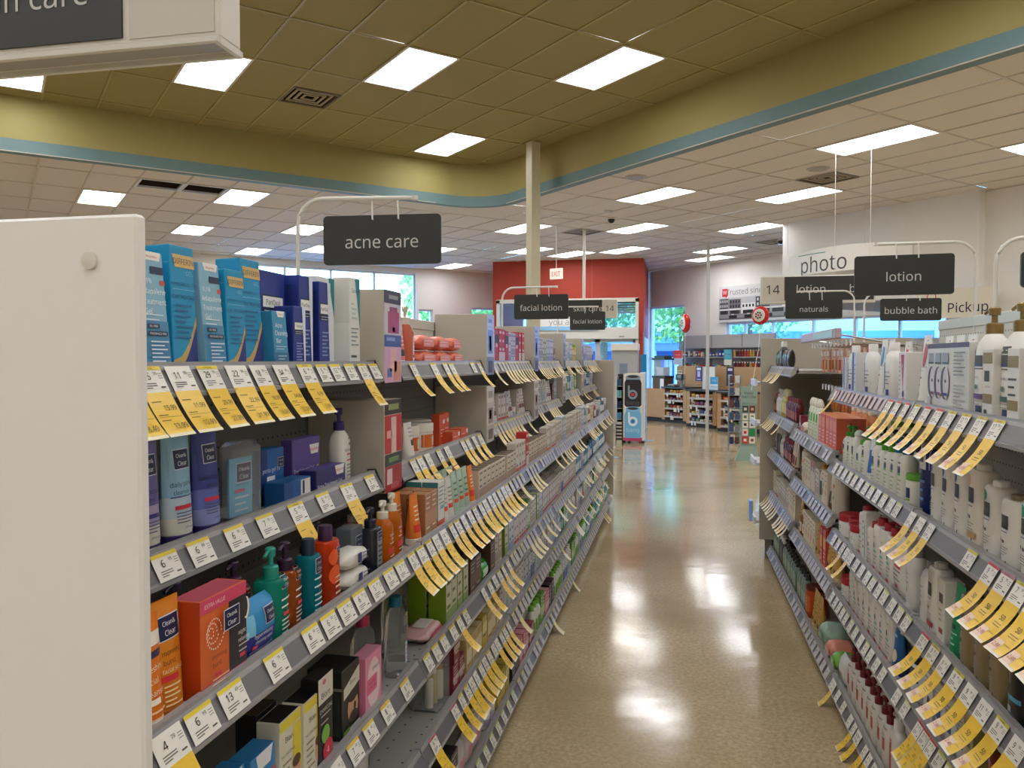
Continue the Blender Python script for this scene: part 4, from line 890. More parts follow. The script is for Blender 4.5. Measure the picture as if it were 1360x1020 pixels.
# ---------------------------------------------------------------- the two shelving runs
LB = [.89 + 1.22*k for k in range(7)]
LN = ['acne care bay', 'second left bay', 'third left bay', 'fourth left bay', 'fifth left bay', 'last left bay']
SN = ['top shelf', 'second shelf', 'third shelf', 'fourth shelf', 'fifth shelf', 'bottom deck']
L = []
DV = [2.112, 3.335, 4.5, 5.66, 6.8]
s2z = [1.133, 1.133, 1.15, 1.17, 1.20, 1.20]
for k in range(6):
    a, e = LB[k], LB[k+1]; a2 = (DV[k-1] + .15 if k else a); e2 = (DV[k] - .004 if k < 5 else e - .02)
    sh = [(1.44, .813, a2, e2), (s2z[k], .813, a2, e2), (.934, .68, a, e), (.599, .69, a, e), (.341, .685, a, e)]
    t, o = section('L', k, a, e, sh, .052, 1.655, f'grey shelving bay with five shelves, {["nearest, under the acne care sign","second along","third along, under facial lotion sign","fourth along","fifth along","last before the drinks cooler"][k]}', 'peg_shaded', .66, 1.05)
    L.append(o)
RBY = [1.28, 2.50, 3.72, 4.94, 6.16]
RN = ['near right bay', 'lotion bay', 'third right bay', 'last right bay']
rz = [[1.322, 1.008, .695, .437], [1.322, 1.008, .695, .437], [1.04, .755, .45], [1.40, 1.065, .79, .48]]
R = []
for k in range(4):
    a, e = RBY[k], RBY[k+1]
    t, o = section('R', k, a, e, [(z, .655, a, e) for z in rz[k]], .053, [1.655, 1.655, 1.56, 1.56][k], f'pale shelving bay facing the long run, {["nearest with gold-capped bottles","under the lotion sign","with orange packs on hooks","last before the card display"][k]}', 'peg_white', .66, 1.10)
    R.append(o)
# end panels
t = thing('gondola_end', 'large plain white end panel filling the near edge of the view', 'panel', (-1.25, .88, 0))
b = MB(); b.box(-.65, .592, -.01, .01, .02, 1.682, 'panel_white', .004); b.build('board', t)
b = MB(); b.lathe([(.012, 0), (.011, .003), (.002, .004)], 'd4cfc4:.4', 20); o = b.build('hole_plug', t, (.525, -.0105, 1.625)); o.rotation_euler.x = pi/2
t = thing('gondola_end', 'tan end panel closing the far end of the long run', 'panel', (-.95, 8.24, 0)); b = MB(); b.box(-.75, .30, -.012, .012, .1, 1.5, 'b8afa0:.5', .003); b.box(.296, .304, -.014, .014, .1, .6, 'd8d8d8:.3'); b.build('board', t); b = MB(); b.box(-.75, .26, -.01, .01, 0, .1, '2a2826:.5'); b.build('foot', t)
t = thing('gondola_end', 'tan end panel closing the shorter run before the card display', 'panel', (.95, 6.18, 0)); b = MB(); b.box(-.345, .7, -.012, .012, .15, 1.66, 'b5ad9e:.5', .003); b.build('board', t); b = MB(); b.box(-.25, .7, -.01, .01, 0, .15, '2a2826:.5'); b.build('foot', t)
t = thing('end_shelving', 'narrow shelving unit behind the tan end panel', 'shelving', (.95, 6.2, 0))
b = MB(); b.box(-.3, .5, .0, .03, 0, 1.55, '8c877c:.5'); b.build('back_panel', t)
for z in (.28, .72, 1.02, 1.33): b = MB(); b.box(-.36, .5, .03, .42, z-.02, z, 'c6c8ca:.35'); b.box(-.375, -.36, .05, .43, z-.03, z+.02, 'dfe4ea:.3'); b.build('shelf', t)
b = MB(); b.box(-.40, -.37, .1, .2, .24, .40, '9cbcf0:.3', .006); tag(b.build('small_box', None, (.95, 6.3, 0)), 'small pale blue box sticking out behind the tan end panel', 'box')
# display dividers with posters on the two upper shelves of the long run
def divider(y, z0, z1, posters, label, x=-.812, back=-1.045):
    t = thing('display_divider', label, 'display', (x, y, z0)); h = z1-z0; d = x-back
    b = MB(); b.box(-d, 0, 0, .145, 0, h, 'bdb6a8:.5', .002); b.build('box_body', t)
    b = MB()
    for (q0, q1, c, sub) in posters:
        b.box(0, .001, .004, .141, h*q0, h*q1, c + ':.3')
        for (ya, yb, za, zb, c2) in sub: b.box(.001, .0016, .004+.137*ya, .004+.137*yb, h*(q0+(q1-q0)*za), h*(q0+(q1-q0)*zb), c2 + ':.3')
    b.build('poster', t)
    return t
def face_sub(bg, skin='d8a58c', hair='5a3a2c'):
    return [(.15,.75,.1,.8,skin), (.1,.7,.72,.95,hair), (.25,.45,.45,.5,'4a3430'), (.35,.6,.25,.3,'b8605a')]
d = divider(2.112, 1.435, 1.70, [(.86,1,'2a2624',[(.25,.8,.35,.65,'a8a49c')]), (.52,.855,'cfc8c4',[(.2,.85,.05,.75,'b03038'),(.3,.75,.75,.9,'9a2830'),(.45,.6,.1,.25,'e8c8c0')]), (.39,.515,'3d4c80',[(.1,.6,.5,.8,'8a98c0')]), (0,.385,'d8a8c0',[(.3,.7,.3,.95,'e8b8a8'),(.55,.95,.05,.6,'e09a78'),(.15,.4,.15,.4,'5a6aa8')])], 'upright display divider with a pink grapefruit poster, topmost by acne care')
b = MB()
for (ya, yb, za, c) in ((.03,.12,.236,'f6a58c'),): pass
d2 = divider(2.112, 1.12, 1.385, [(.84,1,'35302b',[(.2,.8,.3,.7,'8a9a5a')]), (.42,.83,'c0282c',[(.35,.65,0,.95,'e0c0b8'),(.1,.4,.4,.6,'e8b0a8')]), (.28,.41,'2c2a28',[(.2,.8,.3,.7,'6a8a4a')]), (0,.275,'a82a34',[(.1,.4,.3,.9,'e0c8c4'),(.3,.8,.1,.3,'c05a60')])], 'upright display divider with red face poster, second shelf by acne care')
cols = [('c9d4ea','8090b4','3a3c48'), ('b8c8ec','7088c0','303848'), ('c4ccdc','909cb8','484c58'), ('d0d4e0','98a0b4','50545c')]
for k, (y, zz) in enumerate(((3.335, 1.7), (4.5, 1.695), (5.66, 1.69), (6.8, 1.685))):
    c = cols[k]
    divider(y, 1.435, zz, [(.8,1,c[0],[(.2,.7,.3,.6,c[1])]), (.3,.79,c[0],[(.1,.8,.1,.9,c[1]),(.3,.6,.2,.7,'dcc0b4')]), (0,.29,c[1],[(.2,.8,.1,.8,c[2])])], f'tan display divider with pale blue poster on top shelf, {ORD[k+1]} from near end')
    divider(y, 1.12 + (s2z[min(5,k+2)]-1.133), 1.385, [(.7,1,'d8d2cc',[(.2,.8,.3,.7,'a89c98')]), (.3,.69,'c8beb8',[(.2,.8,.1,.8,'8a7c78'),(.3,.6,.3,.7,'b04a4a')]), (0,.29,'b8b0aa',[(.2,.8,.2,.8,'6a6462')])], f'tan display divider with pale poster on second shelf, {ORD[k+1]} from near end')
def xf(sh, off=.01): return sh['x'] - off if sh['side'] == 'L' else sh['x'] + off
def P_(sh, p, yc, where, off=.01, z=0, turn=0, lean=None): return put(p, xf(sh, off), yc, sh['z'] + .0005 + z, sh['side'], where, None, turn, lean)
def run(sh, y0, y1, seq, where, gap=.005, rows=1, off=.012, stack=None):
    y = y0; i = 0
    while True:
        p, n = seq[i % len(seq)]; i += 1
        for k in range(n):
            if y + p.w > y1: return
            for r in range(rows if p.d < .12 else 1):
                if off + r*(p.d + .006) + p.d > abs(abs(sh['x']) - (1.05 if sh['side'] == 'L' else 1.10)) - .005: break
                for q in range(stack.get(p.desc, 1) if stack else 1): P_(sh, p, y + p.w/2, where, off + r*(p.d + .006) + random.uniform(0, .004), q*(p.h + .0008))
            y += p.w + gap + random.uniform(0, .003)
        if i > 60: return
W_ = lambda i, n: f'{SN[i]} of {n}' if i < 5 else f'bottom deck of {n}'
# ============ acne care bay
b0 = L[0]; A = LN[0]
GB = lambda x0, x1, z0, z1, n, c: ('l', x0, x1, z0, z1, n, c)
WALT = [('p', [(-.3,1),(.42,1),(.36,.93),(-.22,.93)], 'f0eee8'), ('t','Walgreens',.05,.962,.028,'d0442e')]
wal = carton('treatment_carton', 'pale blue adapalene treatment carton', .066, .03, .205, '86b6cc', [('r',-.5,.5,0,.43,'4488b2'), *WALT, ('r',-.05,.46,.82,.88,'1e2c50'), ('r',.32,.48,.73,.77,'d8443c'), ('t','0.1%',-.22,.76,.055,'f2f6f8'), ('t','Adapalene',.0,.675,.062,'f2f6f8'), ('t','Treatment',.0,.59,.062,'f2f6f8'), ('t','Gel',-.26,.51,.062,'f2f6f8'), GB(-.42,.3,.44,.48,2,'d8e6ee'), ('r',-.36,.1,.37,.405,'1e2c50'), ('t','OIL FREE',-.13,.387,.026,'e8eef4'), ('r',-.36,.4,.31,.345,'1e2c50'), ('t','FRAGRANCE FREE',.02,.327,.026,'e8eef4'), GB(-.3,.4,.1,.26,6,'d0e2ee')], lean=5, res=2)
def differin(w, h, nm, small=False):
    sw = [(-.5,.0),(-.5,.10)] + [(-.5 + 1.0*t, .10 + .36*t**2.2) for t in (.3,.5,.65,.78,.9,1)] + [(.5,.38)] + [(-.5 + .95*t, -.0 + .36*t**2.0) for t in (.9,.75,.6,.45,.3,.15)]
    lo = [(.5,0),(.5,.40)] + [(-.5 + .98*t, .0 + .37*t**2.0) for t in (.9,.75,.6,.45,.3,.15,.02)]
    return carton('gel_carton', nm, w, .055, h, '1192c2', [('p', lo, '24307c'), ('p', sw, 'c8a860'), ('p', [(-.42,.93),(.46,.93),(.5,.83),(-.32,.83)], 'd8b878'), ('t','DIFFERIN',.04,.88,.062,'2c2c44'), ('t','GEL',.26,.79,.05,'7cc8e0'), ('t','ADAPALENE GEL 0.1%',.02,.70,.033,'14447c'), ('r',-.44,.5,.655,.657,'bfe4f0'), ('t','ACNE TREATMENT',.02,.60,.043,'14447c'), GB(-.36,.3,.28,.53,7,'186aa0')], side=[(.05,.95,.86,.862,'9cd4e8'),(.3,.95,.55,.72,'38a8d0')], top='0c86b4', lean=2, res=2)
dif1, dif2, dif3 = differin(.07,.225,'tall blue and gold gel carton'), differin(.064,.2,'shorter blue and gold gel carton'), differin(.078,.232,'wide blue and gold gel carton')
def panoxyl(w, h, nm, big=False, d=.05):
    return carton('wash_carton', nm, w, d, h, '24388a', [('r',-.42,.42,.60,.76,'1a2048'), ('r',-.40,.40,.635,.745,'f0efe8'), ('t','PanOxyl',0,.69,.075 if big else .055,'2a2a30'), ('r',-.42,.46,.555,.615,'14182c'), GB(-.36,.4,.57,.60,2,'c8d0e8'), ('p',[(.5,1),(.5,0),(.42,.0),(.2,1)] if not big else [(.5,.0),(.5,.2),(.46,.0)],'dce4f0'), GB(-.3,.3,.16,.42,7,'8c9cd0')], side=[(.1,.9,.2,.9,'1c2e78')], top='2a40a0', res=2)
pan1, pan2, pan3, pan4 = panoxyl(.112,.222,'broad navy acne wash carton',True), panoxyl(.066,.222,'narrow navy acne wash carton'), panoxyl(.06,.215,'narrow navy carton with black strip'), panoxyl(.056,.145,'short navy patch carton')
bar = carton('soap_carton', 'small blue acne cleaning bar carton', .062, .04, .13, '3a90b8', [('r',-.5,.5,0,.3,'2a6c94'), ('p',[(-.2,1),(.36,1),(.3,.9),(-.12,.9)],'f0eee8'), ('t','Walgreens',.08,.95,.035,'d0442e'), ('t','Acne',-.1,.76,.105,'f2f6f8'), ('t','Cleaning',.04,.63,.105,'f2f6f8'), ('t','Bar',-.18,.5,.105,'f2f6f8'), GB(-.4,.36,.36,.40,2,'d8e6ee'), GB(-.3,.3,.14,.24,3,'a8cce0')], res=2, lean=4)
cer1 = carton('cream_carton', 'white and blue swirled cleanser carton', .1, .05, .235, 'e2e6e6', [('p',[(.15,1),(.5,1),(.5,.55)],'17828c'), ('p',[(-.5,0),(-.5,.66),(-.2,.55),(.05,.3),(.2,0)],'2a8cc4'), ('p',[(-.5,0),(-.5,.3),(-.1,.25),(.15,0)],'2c5ca8'), ('t','CeraVe',-.1,.915,.07,'2a4a5a'), ('e',-.12,.67,.2,.09,'b8a890')], res=2)
cer2 = carton('cream_carton', 'white foaming cleanser carton, teal corner', .068, .05, .242, 'e6e6e0', [('p',[(.0,1),(.5,1),(.5,.42)],'178890'), ('t','CeraVe',.02,.86,.062,'24383c'), ('t','Acne',-.24,.715,.036,'3a4a4c'), ('t','Foaming',-.1,.66,.04,'3a8a90'), ('t','Cream',-.16,.61,.04,'3a8a90'), ('t','Cleanser',-.08,.56,.04,'3a8a90'), GB(-.42,.3,.26,.44,5,'8a9294'), ('r',-.42,.1,.12,.145,'444a4c')], top='e8e6de', side=[(.02,.95,.5,.98,'dcdcd6')], res=2)
s = b0[0]; w_ = W_(0, A)
P_(s, carton('gel_carton', 'plain blue carton half hidden behind', .06, .04, .228, '1288b8', top='0c7aa8'), 1.16, w_, .09); P_(s, wal, 1.178, w_); P_(s, dif1, 1.266, w_, .02); P_(s, wal, 1.348, w_); P_(s, dif2, 1.422, w_, .012); P_(s, dif3, 1.513, w_, .03)
P_(s, pan1, 1.65, w_, .06); P_(s, pan2, 1.752, w_, .03); P_(s, pan3, 1.834, w_, .02); P_(s, bar, 1.6, w_); P_(s, pan4, 1.682, w_, .012); P_(s, cer1, 1.905, w_, .05); P_(s, cer2, 2.003, w_, .012); P_(s, panoxyl(.05,.2,'navy carton tucked behind the soap'), 1.585, w_, .09)
for y, pr, o1, o2, st in ((.95,'10.99','2','8.99','e8d23a'),(1.045,'12.99','2','8.49','e8d23a'),(1.115,'15.99','15.99','13.99','e8d23a'),(1.195,'11.99','11.99','10.99',''),(1.28,'29.99','29.99','27.99','e8d23a'),(1.375,'22.99','22.99','21.99',''),(1.455,'18.99','18.99','16.99',''),(1.55,'34.99','34.99','32.99',''),(1.66,'6.99','6.99','5.99','e8d23a')): addtag(s, y, 'long', price=pr, off=o1, off2=o2, strip=st, w=.066, curl=.55)
for y, pr, k in ((1.745,'5.49','plain'),(1.82,'12.99','plain'),(1.905,'12.99','plain'),(1.99,'9.99','long'),(2.07,'14.49','plain')): addtag(s, y, k, price=pr, off='9', off2='8', strip='e8d23a', w=.06, curl=.5)
# second shelf
s = b0[1]; w_ = W_(1, A)
def cctube(nm, c1, c2, c3, words, capc='2c1c5c', w=.08, h=.205):
    return tubep('face_wash_tube', nm, w, .05, h, c1, [('r',-.38,.3,.62,.80,c1), *cc(.05,.74,.27), ('t',words[0],-.05,.53,.058,'22204a'), ('t',words[1],-.08,.46,.05,'22204a'), GB(-.4,.36,.40,.42,1,'5a5a9a'), ('r',-.32,.2,.31,.345,words[2]), GB(-.3,.32,.2,.28,4,'5a5880'), ('t','Johnson',.02,.155,.03,'4a4a7a')], cap=capc, capf=.09, bands=((.24,c3),(.42,c2)), res=2)
P_(s, tubep('face_wash_tube', 'teal face wash tube beside white panel', .075, .05, .21, '17917c', [*cc(.1,.7,.25,'0c5a50'), GB(-.2,.4,.2,.4,4,'bfe8dc')], cap='0f5c50', capf=.1, res=2), 1.075, w_)
P_(s, cctube('purple and cream acne scrub tube', '6a62a0', 'a89cc0', 'd8d4c4', ('continuous','control','35307a')), 1.172, w_, .02); P_(s, cctube('light blue daily pore cleanser tube', '8cbcd4', 'b4ccd8', 'd4d4c8', ('daily pore','cleanser','d02c40')), 1.264, w_, .02); P_(s, cctube('dark blue deep clean face tube', '33408c', '5c6cb4', '8c94cc', ('advantage','clean','d02c50')), 1.353, w_, .02)
cl = Proto('clamshell_pack', 'clear clamshell with light blue card', 'pack', (lambda: (lambda b, c: [('clamshell', (b.box(-.05, 0, -.05, .05, 0, .165, 'clearpack', .014), b.mesh('clamshell'))[1]), ('card', (c.box(-.03, -.026, -.04, .04, .012, .13, '6ab4d2:.4'), decals(c, type('S',(),{'front':lambda s_,y,z:-.0255})(), .08, .165, [*cc(.12,.6,.3,asp=.5), ('t','oil absorbing',-.0,.46,.04,'2a6088'), ('r',-.3,.1,.36,.40,'d0405c'), GB(-.3,.3,.14,.3,3,'d0e4ee')]), c.mesh('card'))[2])])(MB(), MB()))())
P_(s, cl, 1.468, w_, .012)
pg = carton('gel_carton', 'blue persa gel carton standing behind', .115, .03, .125, '1c62a8', [('r',-.5,-.18,0,1,'163c7c'), ('t','persa-gel 10',-.02,.62,.11,'e8eef8'), ('r',-.2,.12,.42,.5,'e8eef8'), *cc(.36,.72,.12,asp=.95), GB(-.3,.4,.2,.34,2,'b8d0ec')], top='2a70b8'); pg2 = carton('gel_carton', 'blue gel carton lying in front', .13, .05, .055, '1a5a9c', [('r',.1,.46,.3,.95,'d8d4cc'), ('r',.16,.24,.35,.9,'26306c'), ('r',-.5,-.2,0,1,'164a88')], top='20649f')
pv = carton('gel_carton', 'purple treatment gel carton standing', .15, .03, .135, '5e4c94', [('p',[(.1,.86),(.46,.86),(.42,.68),(.16,.68)],'ece8e4'), ('t','Walgreens',.28,.77,.08,'c8402c'), ('t','Treatment Gel',-.1,.42,.12,'e8e4f0'), ('e',.4,.36,.06,.1,'d8c83a')], top='6c5aa2'); pv2 = carton('gel_carton', 'dark violet treatment gel carton lying', .17, .045, .06, '35306c', [('p',[(.12,1),(.46,1),(.42,.6),(.18,.6)],'ece8e4'), ('t','Walgreens',.3,.8,.16,'c8402c'), ('t','Acne Treatment Gel',-.05,.32,.26,'e8e4f0')], top='5a4a94')
P_(s, pg, 1.665, w_, .075); P_(s, pg2, 1.67, w_, .012); P_(s, pv, 1.83, w_, .07); P_(s, pv2, 1.855, w_, .015)
P_(s, bottle('lotion_bottle', 'white moisturizer bottle with violet pump', .07, .05, .2, 'e0ded4', [('r',.12,.4,.5,.6,'3c3a80'), ('t','blackhead',.1,.44,.05,'2a2a50'), GB(-.1,.4,.30,.38,2,'d04848'), GB(-.1,.4,.1,.24,4,'8a8884')], cap='38246c', capk='pump', capf=.3, n=3, res=2), 1.99, w_, .03)
for y, pr, k in ((.96,'6.99','plain'),(1.05,'6.99','plain'),(1.15,'6.99','plain'),(1.245,'6.99','plain'),(1.36,'6.99','plain'),(1.475,'7.99','plain'),(1.61,'5.79','long'),(1.745,'6.49','plain'),(1.885,'5.79','long'),(2.04,'9.49','plain')): addtag(s, y, k, price=pr, off='6', off2='5', strip='e8d23a', w=.066, curl=.5)
# third shelf
s = b0[2]; w_ = W_(2, A)
P_(s, tubep('scrub_tube', 'orange vitamin c cleanser tube', .06, .045, .165, 'e07818', [('r',-.45,.45,.74,.86,'f0e8dc'), ('r',-.45,.45,.64,.7,'3c2c50'), ('t','refreshing',0,.56,.07,'fce8c8'), ('t','facial',-.1,.46,.07,'fce8c8'), ('t','cleanser',0,.36,.07,'fce8c8'), ('r',-.4,.1,.26,.31,'f4ece0'), GB(-.3,.3,.08,.2,3,'f8d0a0')], cap='e8e0d0', res=2), .978, w_, .008)
P_(s, tubep('scrub_tube', 'amber morning burst scrub tube', .075, .05, .172, 'd8821c', [*cc(.05,.76,.32), ('t','morning',0,.56,.06,'6a2c10'), ('t','burst',-.1,.48,.06,'6a2c10'), ('t','facial scrub',.0,.41,.05,'f8dcb0'), ('r',-.36,.1,.32,.37,'d02c38'), GB(-.3,.12,.12,.28,5,'f4d4a0')], cap='c86a10', capf=.08, res=2), 1.038, w_, .02)
cmb = carton('cleanser_twin_carton', 'orange and charcoal twin cleanser carton', .132, .055, .155, 'dc6c34', [('r',.1,.5,.0,.86,'38363c'), ('r',-.5,.5,.86,1,'d84a6c'), ('r',-.5,.5,0,.12,'cc3468'), ('t','EXTRA VALUE',-.2,.93,.06,'f8dce0'), *[('e',-.3 + q*.055*cos(t), .64 + q*.05*sin(t), .012, .011, 'f6dcc4') for q in (1,2,3) for t in [2*pi*i/(8*q) for i in range(8*q)]], *cc(.04,.72,.16,asp=.85), ('e',.36,.74,.07,.12,'f0e4c8'), ('e',.33,.755,.06,.11,'38363c'), ('t','morning',-.25,.42,.065,'5a2410'), ('t','burst',-.3,.34,.065,'5a2410'), ('r',-.35,-.22,.21,.25,'d83c58'), GB(-.4,-.05,.14,.19,2,'f8d8b8'), ('t','night',.24,.52,.06,'e8e4e0'), ('t','relaxing',.28,.44,.06,'e8e4e0'), GB(.16,.4,.32,.38,2,'c8c4c0'), ('r',.18,.3,.25,.29,'d83c58')], top='b8405c', side=[(0,1,0,1,'c84818')], res=2)
P_(s, cmb, 1.147, w_, .01)
P_(s, bottle('cleanser_bottle', 'amber pump bottle behind the scrub', .07, .05, .155, 'amber_gel', [], cap='d8821c', capk='pump', capf=.3), 1.06, w_, .09); P_(s, bottle('cleanser_bottle', 'dark violet pump bottle behind carton', .075, .055, .16, '3a3450:.2', [], cap='2a2440', capk='pump', capf=.3), 1.165, w_, .085)
wp = pouch('wipes_pack', 'blue makeup removing wipes pack', .12, .05, .105, '2c8cc4', [('r',-.42,.42,.0,.45,'2c2c88'), ('r',-.42,-.22,.45,.8,'7cc4e4'), *cc(.22,.68,.16,asp=1.1), ('t','hyperrelaxing',-.02,.43,.09,'e8f0fc'), ('t','cleansing wipes',.0,.33,.075,'e8f0fc'), ('r',-.3,-.18,.22,.28,'d83c58'), GB(-.35,.3,.08,.18,3,'a8b8ec')], stand=True); P_(s, wp, 1.275, w_, .012)
def pumpb(nm, body, cap, w=.075, d=.05, h=.175, dec=None): return bottle('cleanser_bottle', nm, w, d, h, body, dec or [*cc(.2,.62,.22), GB(-.1,.4,.36,.44,2,'e8ece8'), ('r',.0,.3,.26,.30,'e04050'), GB(-.1,.4,.08,.22,4,'d0d8d4')], cap=cap, capk='pump', capf=.33, n=3.2, shape='square', res=2)
P_(s, pumpb('teal gel pump bottle', 'teal_gel', '1c8c7c'), 1.36, w_, .02); P_(s, pumpb('orange red gel pump bottle', 'amber_gel', '2a1030', .066, .05, .168), 1.435, w_, .03); P_(s, pumpb('orange gel bottle hidden behind teal pump', 'red_gel', '301430', .06, .05, .15), 1.34, w_, .085)
P_(s, bottle('toner_bottle', 'aqua toner bottle with dark cap', .055, .045, .16, 'aqua_gel', [*cc(.12,.66,.3), GB(-.3,.4,.4,.5,2,'d8ecf0'), GB(-.3,.4,.1,.3,4,'b8dce4')], cap='142840', capf=.2, shape='square', n=3), 1.502, w_, .016); P_(s, bottle('toner_bottle', 'red orange cleanser bottle, violet cap', .075, .05, .172, 'red_gel', [*cc(.25,.66,.2), ('e',-.15,.62,.25,.1,'e85a28'), ('e',-.1,.4,.3,.12,'e85a28'), GB(-.1,.42,.3,.36,2,'f4e0d4'), GB(-.1,.4,.08,.24,3,'f4c8b0')], cap='3a1440', capf=.18, shape='square', n=3), 1.58, w_, .012)
ww = pouch('wipes_pack', 'white soft wipes pack', .14, .06, .045, 'd9d6cc', [('r',-.1,.05,.3,.8,'34306c'), GB(.08,.36,.35,.7,3,'4a4870')]); P_(s, ww, 1.715, w_, .012); P_(s, ww, 1.715, w_, .014, .046)
P_(s, bottle('cleanser_bottle', 'black charcoal pump bottle', .085, .055, .155, '1c1c24:.25', [*cc(.2,.6,.22,'101428'), GB(-.2,.35,.2,.4,4,'8a8c94')], cap='141420', capk='pump', capf=.3, shape='square', n=3.4), 1.69, w_, .085); P_(s, carton('cleanser_carton', 'charcoal grey cleanser carton', .07, .04, .125, '5a6068', [*cc(.15,.7,.26,asp=.6), GB(-.3,.3,.2,.45,4,'b8bcc4')], top='4a5058'), 1.785, w_, .05); P_(s, bottle('cleanser_bottle', 'black bottle with white panel, pump top', .06, .05, .162, '20222c:.25', [('r',-.25,.35,.08,.64,'8a9298'), *cc(.05,.56,.24), GB(-.2,.3,.12,.42,5,'20242c')], cap='1a1430', capk='pump', capf=.3, shape='square', n=3.4), 1.845, w_, .016)
neut = lambda nm, body, cap, h=.165, w=.066: bottle('cleanser_bottle', nm, w, .05, h, body, [('t','Oil-Free',.05,.47,.05,'f4e4d0'), ('t','Acne',.05,.41,.05,'f4e4d0'), GB(-.2,.35,.32,.34,1,'f4dcc4'), ('r',-.3,.36,.18,.27,'d83a2c'), GB(-.2,.3,.08,.14,2,'f4d0b0')], cap=cap, capk='pump', capf=.28, n=2.8, res=2)
P_(s, neut('orange acne wash pump bottle', 'orange_gel', 'd8d2c4'), 1.925, w_, .014); P_(s, neut('taller orange acne wash pump bottle', 'orange_gel', 'dcd6c8', .172), 2.005, w_, .02); P_(s, neut('orange pump bottle hidden behind another', 'amber_gel', 'd0c8b8', .16), 1.89, w_, .08)
for y, pr, k in ((.965,'4.79','long'),(1.04,'6.99','plain'),(1.125,'13.49','plain'),(1.265,'6.79','plain'),(1.405,'6.99','plain'),(1.485,'6.99','plain'),(1.565,'6.99','plain'),(1.645,'6.79','plain'),(1.735,'5.99','plain'),(1.83,'6.49','plain'),(1.91,'7.99','plain')): addtag(s, y, k, price=pr, off='4', off2='3', strip='e8d23a' if pr != '4.79' else '', w=.066, curl=.4)
addtag(s, 2.0, 'long', price='8.99', off='8', off2='7', strip='e8d23a', w=.058); addtag(s, 2.075, 'long', price='7.99', off='7', off2='6', strip='e8d23a', w=.058)
# fourth shelf
s = b0[3]; w_ = W_(3, A)
P_(s, carton('strip_carton', 'blue pore strip carton', .09, .045, .15, '2a7cb8', [('p',[(-.3,1),(.4,1),(.3,.8),(-.2,.8)],'e8ecf0'), GB(-.3,.3,.3,.6,4,'c8dcec')], top='2470a8'), 1.21, w_, .03); P_(s, carton('strip_carton', 'second blue pore strip carton', .085, .045, .15, '2e84be', [('p',[(-.3,1),(.4,1),(.3,.8),(-.2,.8)],'e8ecf0'), ('r',.2,.5,.5,.7,'d84a4a'), GB(-.3,.3,.3,.6,4,'c8dcec')], top='2a78ae'), 1.3, w_, .02)
bio = carton('strip_carton', 'yellow and white pore strip carton', .085, .05, .17, 'e0dcc8', [('r',-.5,.5,.88,1,'e8d848'), ('t','Biore',-.05,.76,.09,'4a4438'), ('r',.1,.5,.3,.86,'e8d444'), ('e',.25,.3,.2,.16,'d8a888'), ('e',.25,.42,.2,.07,'5a3c28'), ('t','THE ORIGINAL',-.15,.6,.05,'6a6454'), GB(-.42,.0,.2,.5,5,'9a947c')], top='1a181a', res=2)
P_(s, bio, 1.405, w_, .02); P_(s, bio, 1.495, w_, .015); P_(s, carton('strip_carton', 'black topped strip carton behind yellow', .08, .045, .172, '262224', [('r',-.4,.4,.6,.8,'c8c0a0')], top='4a3c2c'), 1.42, w_, .08)
P_(s, carton('strip_carton', 'white and black charcoal strip carton', .07, .04, .195, '1e1c1e', [('r',-.5,.5,.72,1,'dcd8cc'), ('t','Biore',.0,.8,.09,'2a2628'), ('e',-.1,.94,.12,.03,'d06a80'), ('t','CHARCOAL',0,.64,.06,'e8e4e0'), GB(-.36,.3,.5,.58,2,'b0acac'), ('e',-.05,.36,.28,.1,'7ab84a'), ('e',.1,.17,.34,.12,'c82c4c'), ('t','4',.1,.17,.1,'f4e8e8'), ('r',-.5,.5,.0,.06,'d8d4c8')], top='2a2628', res=2), 1.545, w_, .012)
men = carton('strip_carton', "black men's strip carton with face photo", .1, .085, .16, '23241f', [('p',[(-.4,.72),(.5,.9),(.5,.66),(-.4,.56)],'d8d4c4'), ('t','Biore',.1,.74,.08,'4a4a40'), ('e',.1,.36,.3,.22,'c89878'), ('e',.1,.53,.28,.09,'2c2018'), ('e',.12,.22,.26,.09,'3a2a20'), ('e',.2,.36,.06,.06,'1a1616'), ('r',-.45,-.1,.02,.12,'6a9a3a'), ('r',-.1,.5,.0,.1,'d8d8d4')], side=[(.05,.48,.08,.7,'35362f'),(.52,.95,.08,.7,'35362f'),(.0,1,.72,.76,'8a8c80')], top='161616', res=2); P_(s, men, 1.695, w_, .02)
P_(s, carton('soap_carton', 'pink micellar face care carton', .105, .04, .145, 'e08fa8', [('e',0,.5,.4,.42,'ecd0d4'), ('r',-.42,.2,.35,.62,'e06a90'), ('t','micellar',-.1,.53,.08,'b03060'), ('t','CLEANSING',-.1,.44,.07,'b03060'), ('t','GARNIER',.1,.74,.07,'4a5a4a')], top='e49cb2', side=[(0,1,0,1,'d88098')], res=2), 1.815, w_, .012)
mic = lambda nm, liq, cap, h=.205, lab='e8b0b8': bottle('micellar_bottle', nm, .08, .055, h, liq, [('r',.0,.42,.14,.42,lab), GB(.05,.36,.2,.36,4,'c86080'), GB(-.2,.3,.55,.62,2,'5a6058')], cap=cap, capk='flip', capf=.13, n=2.6)
P_(s, mic('clear micellar bottle with crimson cap', 'clear', 'b0284c'), 1.905, w_, .05); P_(s, mic('clear micellar bottle with blue cap', 'clear', '0f6c94', .215, 'a8d0e8'), 2.045, w_, .012)
for y, pr in ((1.2,'8.99'),(1.3,'8.99'),(1.42,'7.99'),(1.54,'7.99'),(1.63,'7.49'),(1.72,'8.49'),(1.83,'8.49'),(1.97,'8.99')): addtag(s, y, 'plain' if pr != '7.99' else 'long', price=pr, off='7', off2='6', strip='ecc83a' if y > 1.6 else '', w=.062, curl=.3)
